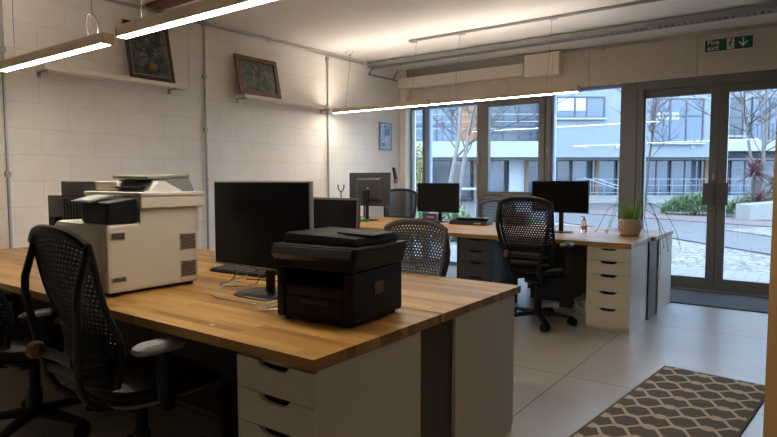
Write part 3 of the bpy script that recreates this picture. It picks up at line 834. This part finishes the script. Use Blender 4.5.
# ------------------------------------------------------------------ small things on the desks
def spline(P, k=8):
    P = [Vector(p) for p in P]; out = []
    for i in range(len(P)-1):
        p0, p1, p2, p3 = P[max(i-1,0)], P[i], P[i+1], P[min(i+2, len(P)-1)]
        for j in range(k):
            u = j/k
            out.append(.5*((2*p1)+(p2-p0)*u+(2*p0-5*p1+4*p2-p3)*u*u+(3*p1-p0-3*p2+p3)*u**3))
    out.append(P[-1]); return out
def cable(label, P, r=.0032, m='silver'):
    return tag(MB().tube(spline(P), r, 6).build('cable', M[m]), label, 'cable')
cable('pale cable looping from the large monitor to its foot', [(-2.28,1.90,.885), (-2.33,1.88,.80), (-2.36,1.80,.746), (-2.28,1.72,.743), (-2.12,1.70,.743), (-1.96,1.70,.743)])
cable('pale cable hanging below the large monitor towards the copier', [(-2.20,1.91,.89), (-2.22,1.95,.80), (-2.34,2.00,.747), (-2.46,1.90,.743), (-2.55,2.02,.743), (-2.60,2.2,.743)])
cable('grey coiled cable lying between monitor foot and printer', [(-1.90,1.72,.743), (-1.84,1.66,.75), (-1.80,1.72,.77), (-1.86,1.78,.765), (-1.92,1.72,.75), (-1.86,1.64,.745), (-1.78,1.68,.752), (-1.82,1.80,.75), (-1.9,1.98,.743)])
cable('thin dark cable running across the desk behind the copier', [(-2.52,2.12,.742), (-2.42,2.14,.743), (-2.30,2.17,.743), (-2.1,2.2,.743)], .003, 'black')
kb = thing('keyboard', 'black keyboard lying on the desk between copier and large monitor', 'keyboard', (-2.70, 2.27, T+.0005), .05)
MB().hexa([(-.22,-.08,0),(.22,-.08,0),(.22,.08,0),(-.22,.08,0),(-.22,-.08,.016),(.22,-.08,.016),(.22,.08,.03),(-.22,.08,.03)], .003).build('body', M['black'], kb)
k = MB()
for j in range(5):
    for i in range(15):
        y = -.062+j*.029; z = .016+(y+.08)/.16*.014
        k.box(-.207+i*.0277, -.184+i*.0277, y-.011, y+.011, z, z+.006)
k.build('keys', M['darkgrey'], kb)
dk = thing('desk_shelf', 'low black riser on the desk behind the keyboard', 'riser', (-2.62, 2.52, T+.0005), 0)
MB().box(-.30, .25, -.10, .10, .055, .075, .004).build('top', M['black'], dk)
for x in (-.28, .23): MB().box(x-.01, x+.01, -.09, .09, 0, .0545).build('leg', M['black'], dk)
tag(MB().prism([(-.012,-.008),(.010,-.010),(.014,.006),(-.006,.010)], 'z', 0, .001).build('paper_scrap', M['paper'], loc=(-1.833, 1.374, T+.0005)), 'tiny white paper scrap lying on the near desk edge', 'paper')

# far desk items
dc = thing('docking_station', 'flat black box with angled front on the far desk by the window', 'docking station', (-3.28, 6.12, TF+.0005), .12)
MB().hexa([(-.23,-.11,0),(.23,-.11,0),(.23,.11,0),(-.23,.11,0),(-.23,-.09,.045),(.23,-.09,.045),(.23,.11,.07),(-.23,.11,.07)], .006).build('body', M['black'], dc)
MB().box(-.20, .20, -.06, .09, .072, .080, .003).build('lid', M['darkgrey'], dc)
MB().box(.08, .16, -.112, -.102, .012, .03).build('label_strip', M['silver'], dc)
rb = thing('storage_box', 'dark red box on the far desk seen through the tall mesh chair', 'box', (-2.78, 6.30, TF+.0005), .1)
MB().box(-.12, .12, -.09, .09, 0, .12, .004).build('body', mat('dark_red_card', (.12,.035,.03), .6), rb)
MB().box(-.124, .124, -.094, .094, .1205, .15, .004).build('lid', mat('dark_red_lid', (.15,.05,.04), .6), rb)
pb = thing('storage_box', 'small purple box on the far desk beneath the window monitor', 'box', (-4.02, 6.45, TF+.0005), .2)
MB().box(-.09, .09, -.06, .06, 0, .09, .004).build('body', mat('purple_card', (.22,.10,.20), .6), pb)
MB().box(-.05, .05, -.0615, -.0605, .03, .06).build('label_patch', M['paper'], pb)
gt = thing('tape_dispenser', 'small green tape dispenser below the badge monitor', 'tape dispenser', (-4.58, 5.72, TF+.0005), .4)
MB().prism([(-.07,0),(.07,0),(.07,.03),(.035,.035),(.02,.06),(-.03,.07),(-.07,.04)], 'y', -.025, .025).build('body', mat('green_plastic', (.03,.22,.07), .4), gt)
MB().cyl((0,-.027,.045), (0,.027,.045), .018, n=16).build('roll', M['paper'], gt)
st = thing('microphone_stand', 'slim black upright stand in front of the badge monitor', 'stand', (-4.62, 5.80, TF+.0005))
MB().lathe([(.05,0), (.05,.008), (.015,.014)], n=20).build('base', M['black'], st)
MB().cyl((0,0,.01), (0,0,.33), .010, n=10).build('pole', M['black'], st)
MB().box(-.02, .02, -.015, .015, .33, .385, .006).build('head', M['black'], st)
fk = thing('headset_stand', 'thin grey forked stand on the far desk by the block wall', 'stand', (-5.03, 5.83, TF+.0005))
MB().lathe([(.05,0), (.05,.008), (.012,.014)], n=20).build('base', M['grey'], fk)
MB().cyl((0,0,.01), (0,0,.36), .008, n=10).build('pole', M['grey'], fk)
MB().tube(spline([(-.05,0,.46), (-.045,0,.41), (0,0,.365), (.045,0,.41), (.05,0,.46)], 5), .009, 8).build('fork', M['grey'], fk)
bt = thing('sanitiser_bottle', 'small clear bottle with an orange band on the far desk', 'bottle', (-1.87, 5.86, TF+.0005))
MB().lathe([(.026,0), (.030,.006), (.030,.10), (.022,.118), (.011,.128)], n=24).build('body', clear_mat('clear_plastic', (.85,.88,.9)), bt)
MB().lathe([(.0305,.03), (.0305,.07)], n=24).build('label_band', M['orange'], bt)
MB().lathe([(.012,.128), (.012,.145), (.005,.147), (.005,.16)], n=14).tube([(0,0,.160), (-.03,0,.160), (-.034,0,.154)], .004, 8).build('pump', M['paper'], bt)

# potted grass with trailing runners
pp = thing('potted_plant', 'woven beige pot of grass with trailing runners at the desk corner', 'potted plant', (-1.42, 5.80, TF+.0005))
k = NT('woven_pot'); wv = k.node('ShaderNodeTexWave', Scale=28.0, Distortion=1.0, bands_direction='DIAGONAL'); k.link(k.coord(), wv.inputs['Vector'])
k.link(k.mix(wv.outputs[0], (.60,.52,.41), (.74,.66,.54)), k.b.inputs['Base Color']); k.b.inputs['Roughness'].default_value = .8; k.bump(wv.outputs[0], .7, .006)
M['pot'] = k.m
MB().lathe([(.075,0), (.088,.01), (.105,.07), (.108,.12), (.102,.155), (.098,.158), (.094,.14), (.02,.135)], n=32).build('pot', M['pot'], pp)
MB().lathe([(.093,.128), (.05,.142), (.01,.145)], n=20).build('soil', M['soil'], pp)
def blade(mb, p, d, L, w, droop, n=5):
    """thin folded grass blade"""
    p = Vector(p); d = Vector(d).normalized(); side = d.cross(Vector((0,0,1)))
    if side.length < .05: side = Vector((1,0,0))
    side.normalize(); prev = None
    for i in range(n+1):
        u = i/n; c = p + d*(L*u) - Vector((0,0,droop*L*u*u)); ww = w*(1-u*.92)
        a = mb.bm.verts.new(c-side*ww); m_ = mb.bm.verts.new(c+Vector((0,0,-ww*.4))); b = mb.bm.verts.new(c+side*ww)
        if prev:
            mb.bm.faces.new((prev[0], prev[1], m_, a)); mb.bm.faces.new((prev[1], prev[2], b, m_))
        prev = (a, m_, b)
g = MB(); R = random.Random(3)
for i in range(190):
    a = R.uniform(0, 2*PI); r = R.uniform(0, .075); tl = R.uniform(.05, .6)
    blade(g, (r*math.cos(a), r*math.sin(a), .135), (tl*math.cos(a), tl*math.sin(a), 1), R.uniform(.13, .25), .0035, R.uniform(.0, .35))
g.build('grass', M['grass'], pp)
g = MB()
for a, L, h in [(-.2,.38,.10), (.25,.46,.16), (.6,.34,.18), (-.7,.30,.15), (2.7,.30,.20), (3.3,.34,.14), (3.8,.24,.10), (1.2,.26,.2), (.05,.42,.22), (2.2,.28,.15)]:
    ca, sa = math.cos(a), math.sin(a)
    P = spline([(.05*ca,.05*sa,.14), (.12*ca,.12*sa,.14+h), (L*.6*ca, L*.6*sa, .13+h*.7), (L*.85*ca, L*.85*sa, .05), (L*.95*ca, L*.95*sa, .02 if L < .3 or ca < 0 else -.12)], 6)
    if a in (.05,): P = spline([(.05*ca,.05*sa,.14), (.12*ca,.12*sa,.14+h), (.22, L*.6*sa, .06+h*.6), (.265, L*.8*sa, -.02), (.27, L*.9*sa, -.22-L*.4)], 6)
    g.tube(P, .0022, 5)
    for i in range(8, len(P), 4):
        for q in range(3): blade(g, P[i], (R.uniform(-1,1), R.uniform(-1,1), R.uniform(-.2,.8)), R.uniform(.04,.08), .003, .4, 3)
g.build('runners', M['trail'], pp)

# under the desks
bg = MB()
bmesh.ops.create_icosphere(bg.bm, subdivisions=4, radius=1)
from mathutils import noise
for v in bg.bm.verts:
    n_ = v.co.normalized(); q = noise.noise(n_*2.1)*.30 + abs(noise.noise(n_*5))*.18
    v.co = Vector((n_.x*.095*(1+q), n_.y*.085*(1+q), max(-.079, n_.z*.09*(1+q*1.4))))
tag(bg.build('plastic_bag', mat('white_polythene', (.50,.50,.50), .35, var=.1), loc=(-1.76, 5.60, .081)), 'crumpled white plastic bag on the floor under the far desk', 'bag')
bn = thing('waste_bin', 'dark perforated waste bin under the near desk beside the white drawers', 'bin', (-2.12, 1.78, .0005))
mb = MB(); bm = mb.bm; NN, HH = 40, 14
for j in range(HH):
    for i in range(NN):
        a0, a1 = 2*PI*i/NN, 2*PI*(i+1)/NN; z0, z1 = .30*j/HH, .30*(j+1)/HH
        def Pt(a, z): r = .11+.09*z/.30*.4; return Vector((r*math.cos(a), r*math.sin(a), z))
        O = [Pt(a,z) for a, z in ((a0,z0),(a1,z0),(a1,z1),(a0,z1))]; c_ = sum(O, Vector())/4
        I = [c_+(p-c_)*.55 for p in O]; o_ = [bm.verts.new(p) for p in O]; i_ = [bm.verts.new(p) for p in I]
        for q in range(4): bm.faces.new((o_[q], o_[(q+1)%4], i_[(q+1)%4], i_[q]))
mb.cyl((0,0,0), (0,0,.004), .11, n=40)
mb.build('mesh_wall', mat('dark_bin_steel', (.05,.05,.05), .35, metal=.6), bn, smooth=0)
MB().tube([(.146*math.cos(2*PI*i/36), .146*math.sin(2*PI*i/36), .302) for i in range(36)], .006, 8, closed=True).build('rim', M['black'], bn)

# ------------------------------------------------------------------ courtyard outside
M['deck'] = plank_mat('grey_decking', (0.086,0.079,0.076), (0.139,0.129,0.122), .145, 0, .06)
M['gravel'] = gravel_mat('pale_gravel', (.030,.027,.024), (.20,.185,.165), 16)
M['paver'] = mat('courtyard_pavers', (.052, .047, .050), .7, var=.25, scale=3)
M['path'] = mat('red_brown_path', (0.079,0.053,0.050), .75, var=.2, scale=3)
M['granite'] = mat('pale_granite', (0.178,0.175,0.165), .7, var=.15, scale=20)
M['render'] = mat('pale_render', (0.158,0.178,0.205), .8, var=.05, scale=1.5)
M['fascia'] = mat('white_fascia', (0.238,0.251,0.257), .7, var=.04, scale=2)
M['brickwork'] = mat('orange_brick', (0.198,0.086,0.036), .85, var=.25, scale=10)
M['extframe'] = mat('outside_frame', (0.040,0.043,0.050), .5, var=.05)
M['extpane'] = mat('outside_pane', (0.066,0.092,0.132), .10, var=.25, scale=1.2)
M['extdark'] = mat('outside_dark_pane', (0.033,0.044,0.059), .10, var=.4, scale=1.0)
M['blind'] = mat('white_blind', (0.317,0.343,0.370), .7, var=.03)
M['extwood'] = mat('timber_column', (0.132,0.079,0.046), .7, var=.2)
M['bark'] = mat('birch_bark', (0.119,0.106,0.092), .8, var=.35, scale=12)
M['twig'] = mat('twig_bark', (.045, .036, .030), .8, var=.3, scale=12)
M['bushleaf'] = mat('bush_leaf', (0.066,0.112,0.040), .6, var=.45, scale=5)
M['leafpale'] = mat('pale_shrub_leaf', (0.106,0.152,0.073), .6, var=.4, scale=5)
M['cordy'] = mat('cordyline_leaf', (0.125,0.056,0.056), .55, var=.4, scale=6)
M['yellowleaf'] = mat('autumn_leaf', (0.224,0.191,0.059), .7, var=.35, scale=5)
M['rail'] = mat('pale_rail', (0.172,0.185,0.205), .5, metal=.0, var=.04)

def slab(name, poly, z0, z1, m, label):
    o = MB().prism(poly, 'z', z0, z1).build(name, m, smooth=0); return struct(o, label)
slab('ground_outside', [(-45, 7.80), (25, 7.80), (25, 70), (-45, 70)], -.20, -.03, M['paver'], 'wide grey paved courtyard ground')
slab('deck_path', [(-9, 7.81), (9, 7.81), (9, 9.3), (-1.1, 9.42), (-9, 9.75)], -.029, .0, M['deck'], 'grey boarded strip outside the doors')
gv = MB().prism([(-.6, 9.41), (-1.1, 9.43), (-9, 9.76), (-9, 19.5), (-2.60, 13.83), (-.63, 11.75), (2.5, 8.95+.37), (2.5, 9.33)], 'z', -.029, -.006).build('gravel_bed', M['gravel'], smooth=0)
tag(gv, 'pale loose gravel beyond the boarded strip', 'gravel', kind='stuff')
gv = MB().prism([(-1.95, 17.1), (-.8, 15.7), (3, 12.0), (3, 16.2), (-1.0, 18.5)], 'z', -.029, -.006).build('gravel_patch', M['gravel'], smooth=0)
tag(gv, 'pale gravel patch between the paved path and the granite planter', 'gravel', kind='stuff')
slab('kerb_edge', [(-9, 19.6), (-2.60, 13.93), (-.63, 11.85), (2.5, 9.43), (2.5, 9.34), (-.63, 11.76), (-2.6, 13.84), (-9, 19.51)], -.029, .02, M['extframe'], 'dark edging strip between gravel and path')
slab('planting_path', [(-8, 22.6), (-3.85, 20.3), (-1.06, 18.9), (3, 17.0), (3, 18.6), (-1.0, 20.6), (-2.3, 22.2), (-7, 25.5)], -.029, -.004, M['path'], 'red-brown path in front of the planting')

FB = (-.5902*33, .8073*33, 0.0)
bd = thing('courtyard_building', 'pale modern building with long white band across the courtyard', 'building', FB, yaw)
MB().box(9.0, 18.6, .0, 9, 2.47, 13, .0).build('rendered_wall', M['render'], bd, smooth=0)
MB().box(-14, 8.98, 1.6, 9, 3.36, 13).build('set_back_wall', M['render'], bd, smooth=0)
MB().box(18.62, 36, 2.2, 9, 2.47, 13).build('side_wall', M['render'], bd, smooth=0)
MB().box(-14, 8.98, -.2, 1.6, 2.47, 3.36, .02).build('white_band', M['fascia'], bd)
MB().box(18.62, 36, -.3, 2.2, 2.80, 3.42, .02).build('white_band', M['fascia'], bd)
MB().box(-14, 36, 2.3, 9, -.2, 2.46).build('ground_floor_core', M['extdark'], bd, smooth=0)
MB().box(-14, 36, 1.35, 2.29, 2.36, 2.465).build('soffit', M['fascia'], bd, smooth=0)
def bwin(x0, x1, z0, z1, y, cols, rows=(), pane='extpane', fr=.07, sill=True):
    f = MB()
    f.box(x0-fr, x0, y-.06, y+.05, z0-fr, z1+fr).box(x1, x1+fr, y-.06, y+.05, z0-fr, z1+fr).box(x0, x1, y-.06, y+.05, z0-fr, z0).box(x0, x1, y-.06, y+.05, z1, z1+fr)
    for c_ in cols: f.box(c_-.035, c_+.035, y-.05, y+.04, z0, z1)
    for r_ in rows: f.box(x0, x1, y-.045, y+.035, r_-.03, r_+.03)
    o = f.build('window', M['extframe'], bd, smooth=0)
    MB().box(x0, x1, y-.012, y-.002, z0, z1).build('pane', M[pane], o, smooth=0)
    if sill: MB().box(x0-.15, x1+.15, y-.16, y+.0, z0-fr-.10, z0-fr-.001).build('sill', M['fascia'], o, smooth=0)
    return o
w = bwin(9.35, 11.95, 4.72, 5.75, -.06, (10.35, 11.0))
for a, b in ((9.4, 10.3), (10.4, 10.95)): MB().box(a, b, -.085, -.075, 5.05, 5.74).build('blind', M['blind'], w, smooth=0)
w = bwin(14.75, 17.45, 3.35, 5.65, -.06, (15.65, 16.55), (4.75,))
for a, b in ((14.8, 15.1), (15.2, 15.6), (15.75, 16.15)): MB().box(a, b, -.085, -.075, 4.55, 4.95).build('blind', M['blind'], w, smooth=0)
for x in (11.0, 12.8, 14.2, 17.0): MB().box(x-.13, x+.13, -.05, 0, 2.95, 3.2, .02).build('vent', M['fascia'], bd)
bwin(-6, -2, 3.7, 6.4, 1.55, (-4,), (5.0,)); bwin(-1.5, .9, 3.7, 6.4, 1.55, (-.3,), (5.0,))
bwin(1.3, 3.7, 3.5, 6.2, 1.55, (2.0, 2.8), (4.4,))
MB().box(4.15, 5.6, 1.30, 1.599, 3.37, 8.0).build('brick_panel', M['brickwork'], bd, smooth=0)
bwin(5.75, 8.8, 3.5, 6.2, 1.55, (6.7, 7.6), (4.6,), 'extdark')
for z in (4.05, 4.45, 4.85):
    MB().box(-6, 8.9, -.14, -.10, z-.025, z+.025).build('balcony_rail', M['rail'], bd, smooth=0)
for x in (-3, 0, 3, 5.9, 8.7):
    MB().box(x-.02, x+.02, -.14, -.10, 3.36, 4.86).build('balcony_post', M['extframe'], bd, smooth=0)
bwin(19.2, 21.0, 3.9, 6.0, 2.14, (20.1,), (4.9,), 'extdark'); bwin(21.6, 24.5, 3.6, 6.0, 2.14, (22.6, 23.6), (), 'extpane'); bwin(25.5, 29, 3.6, 6.0, 2.14, (26.6, 27.8), (), 'extpane')
MB().box(18.8, 30, -.1, -.06, 4.25, 4.31).build('balcony_rail', M['extframe'], bd, smooth=0)
for i in range(24): MB().box(18.85+i*.42, 18.88+i*.42, -.10, -.06, 3.42, 4.28).build('baluster', M['extframe'], bd, smooth=0)
# glazed ground floor in bays
for i, x in enumerate([-8, -5.4, -2.8, -.2, 2.4, 5.0, 7.0, 9.2, 10.9, 12.1, 13.6, 15.2, 16.8, 18.6, 20.4, 22.2, 24]):
    nx_ = [-5.4, -2.8, -.2, 2.4, 5.0, 7.0, 9.2, 10.9, 12.1, 13.6, 15.2, 16.8, 18.6, 20.4, 22.2, 24, 26][i]
    bwin(x+.1, nx_-.1, .1, 2.33, 2.22, ((x+nx_)/2,) if nx_-x > 1.6 else (), (), 'extdark' if i % 3 == 1 else 'extpane', .06, False)
for x in (5.1, 8.1, 12.2, 18.6): MB().box(x-.1, x+.1, 1.4, 1.6, -.1, 2.36).build('column', M['extwood'], bd, smooth=0)
MB().box(7.1, 8.0, 1.62, 1.68, -.1, 2.36).build('white_panel', M['blind'], bd, smooth=0)

rl = thing('courtyard_railing', 'pale metal railing and landing in front of the glazed ground floor', 'railing', (FB[0], FB[1], -.03), yaw)
r_ = MB()
for z in (.55, .95, 1.28): r_.tube([(10.2, -1.2, z), (20.5, -1.2, z)], .018, 6)
for i in range(15): r_.tube([(10.2+i*.735, -1.2, .0), (10.2+i*.735, -1.2, 1.28)], .015, 6)
r_.build('rails', M['rail'], rl)
MB().tube([(10.4, -1.7, 1.35), (12.9, -3.4, .35)], .03, 6).tube([(10.9, -1.7, 1.35), (13.4, -3.4, .35)], .03, 6).tube([(12.9,-3.4,.35),(12.9,-3.4,0)], .03, 6).tube([(13.4,-3.4,.35),(13.4,-3.4,0)], .03, 6).build('stair_rail', M['rail'], rl)
MB().box(9.5, 21, -1.0, 1.3, .0, .35).box(9.5, 21, -1.35, -1.0, .0, .18).build('landing', M['granite'], rl, smooth=0)

def branch_tree(name, label, loc, H, r, lean, seed, levels=3, n1=9, group=None, kind='birch', thick=M['bark']):
    R = random.Random(seed); t = thing(name, label, 'tree', loc, 0, group)
    tk, br_ = MB(), MB()
    def grow(p, d, L, r0, lev):
        P = [p.copy()]; d = d.normalized(); k = 5
        for i in range(k):
            d = (d + Vector((R.uniform(-1,1), R.uniform(-1,1), R.uniform(-.2,.9)))*.14).normalized(); P.append(P[-1]+d*L/k)
        rs = [r0*(1-.75*i/k) for i in range(k+1)]
        (tk if lev == 0 else br_).tube(P, rs, 7 if lev == 0 else 4)
        if lev >= levels: return
        for i in range(n1 if lev == 0 else 6):
            u = R.uniform(.28, 1.0)*k; j = min(int(u), k-1); q = P[j].lerp(P[j+1], u-j); a = R.uniform(0, 2*PI)
            dd = Vector((math.cos(a), math.sin(a), R.uniform(.35, 1.1)))
            grow(q, dd, L*R.uniform(.28, .48), max(.009, rs[j]*.40), lev+1)
    for (dx, dy), h in lean: grow(Vector((dx*.3, dy*.3, -.03)), Vector((dx, dy, 3)), H*h, r*h, 0)
    tk.build('trunk', thick, t); br_.build('branches', M['twig'], t)
    return t
branch_tree('birch_tree', 'pale twin trunked bare tree outside the tall left panes', (-7.12, 12.1, 0), 5.8, .062, [((.0,.0), 1.0), ((.42,.25), 1.0)], 5, 3, 10)
branch_tree('birch_tree', 'bare multi-stemmed tree behind the granite planter beyond the doors', (-1.75, 23.7, 0), 8.0, .062, [((-.12,0), 1.0), ((.12,.1), .95), ((.45,.1), .9)], 12, 3, 12)
branch_tree('bare_tree', 'thin bare twiggy tree seen through the left door leaf', (-4.6, 19.8, 0), 5.0, .045, [((.5,.0), 1.0), ((-.1,.2), .8)], 21, 3, 8, thick=M['twig'])

def bush(name, label, loc, rx, ry, h, n, m, seed, spiky=False, cat='shrub', bl=(.25,.5), w=.014):
    R = random.Random(seed); t = thing(name, label, cat, loc)
    g = MB()
    for i in range(n):
        a = R.uniform(0, 2*PI); q = math.sqrt(R.random()); x, y = q*rx*math.cos(a), q*ry*math.sin(a)
        zz = h*math.sqrt(max(0, 1-q*q))*R.uniform(.15, .95)
        blade(g, (x, y, zz*.75), (R.uniform(-1,1), R.uniform(-1,1), R.uniform(.2,1.3)), R.uniform(*bl), w, R.uniform(.1,.7), 3)
    g.build('foliage', m, t)
    s_ = MB()
    for i in range(9):
        a = R.uniform(0, 2*PI); q = R.uniform(.1,.6)
        s_.tube([(q*rx*.3*math.cos(a), q*ry*.3*math.sin(a), -.03), (q*rx*math.cos(a), q*ry*math.sin(a), h*.7)], [.02, .01], 5)
    s_.build('stems', M['twig'], t)
    return t
bush('grass_shrub', 'rounded green grassy shrub beyond the gravel seen through the door', (-3.55, 23.6, 0), 1.15, .8, 1.0, 3400, M['bushleaf'], 31, bl=(.22,.42))
bush('grass_shrub', 'low green planting behind the granite planter', (-1.2, 25.6, 0), 1.6, .6, 1.15, 2400, M['bushleaf'], 32, bl=(.3,.6))
bush('leafy_shrub', 'big pale green shrub outside the tall panes under the twin trunks', (-6.65, 10.95, 0), .95, .8, 1.12, 3600, M['leafpale'], 33, bl=(.08,.18), w=.022)
bush('leafy_shrub', 'green shrub outside the low pane beneath the opening window', (-4.75, 10.5, 0), .75, .7, .92, 2600, M['leafpale'], 34, bl=(.08,.18), w=.022)
bush('autumn_shrub', 'tall yellow leaved shrub outside the narrow pane by the corner', (-13.6, 19.2, 0), 1.5, 1.2, 5.2, 2600, M['yellowleaf'], 35, bl=(.15,.3), w=.05)
def cordyline(label, loc, hs, seed):
    R = random.Random(seed); t = thing('cordyline', label, 'palm', loc)
    s_, f = MB(), MB()
    for (dx, dy, h) in hs:
        s_.tube([(dx*.3, dy*.3, -.03), (dx, dy, h)], [.07, .05], 8)
        for i in range(110):
            a = R.uniform(0, 2*PI); blade(f, (dx, dy, h-.05+R.uniform(-.1,.1)), (math.cos(a), math.sin(a), R.uniform(-.5,1.8)), R.uniform(.6,1.0), .028, R.uniform(.1,.5), 3)
    s_.build('stem', M['twig'], t); f.build('leaves', M['cordy'], t)
cordyline('tall reddish spiky palm behind the granite planter', (-1.72, 23.0, 0), [(0,0,1.5), (.15,.1,.55)], 41)
cordyline('smaller reddish spiky palm beside the tall one behind the planter', (-1.20, 24.6, 0), [(0,0,1.15)], 42)
pt = thing('granite_planter', 'pale granite block planter beyond the courtyard path', 'planter', (-1.35, 22.4, -.03), .9)
MB().hexa([(-.9,-.28,0),(1.2,-.28,0),(1.2,.28,0),(-.9,.28,0),(-.9,-.28,.50),(1.2,-.28,.62),(1.2,.28,.62),(-.9,.28,.50)], .02).build('block', M['granite'], pt)
bl_ = thing('bollard', 'small dark bollard between planter and red-brown path', 'bollard', (-2.75, 22.3, -.03))
MB().lathe([(.09,0), (.09,.30), (.075,.36), (.02,.37)], n=16).build('shaft', M['extframe'], bl_)
tb = thing('garden_table', 'white outdoor table behind the pale green shrub', 'table', (-8.2, 14.6, -.005), .5)
MB().box(-.6, .6, -.4, .4, .98, 1.03, .01).build('top', M['fascia'], tb)
for x in (-.5, .5):
    for y in (-.3, .3): MB().box(x-.03, x+.03, y-.03, y+.03, 0, .979).build('leg', M['fascia'], tb)

# ------------------------------------------------------------------ light
w = bpy.data.worlds.new('overcast'); bpy.context.scene.world = w; w.use_nodes = True
nt = w.node_tree; bg = nt.nodes['Background']
tc = nt.nodes.new('ShaderNodeTexCoord'); sp = nt.nodes.new('ShaderNodeSeparateXYZ'); nt.links.new(tc.outputs['Generated'], sp.inputs[0])
rp = nt.nodes.new('ShaderNodeValToRGB'); nt.links.new(sp.outputs[2], rp.inputs[0])
rp.color_ramp.elements[0].color = (.72, .83, .97, 1); rp.color_ramp.elements[1].color = (.76, .87, 1.0, 1)
nt.links.new(rp.outputs[0], bg.inputs[0]); bg.inputs[1].default_value = 4.0
sc = bpy.context.scene
sc.view_settings.view_transform = 'Standard'; sc.view_settings.look = 'None'
sc.view_settings.exposure = 1.3; sc.view_settings.gamma = 1.0; sc.view_settings.use_curve_mapping = False
sc.cycles.use_denoising = True
sc.cycles.max_bounces = 8; sc.cycles.transparent_max_bounces = 12
sc.cycles.sample_clamp_indirect = 6
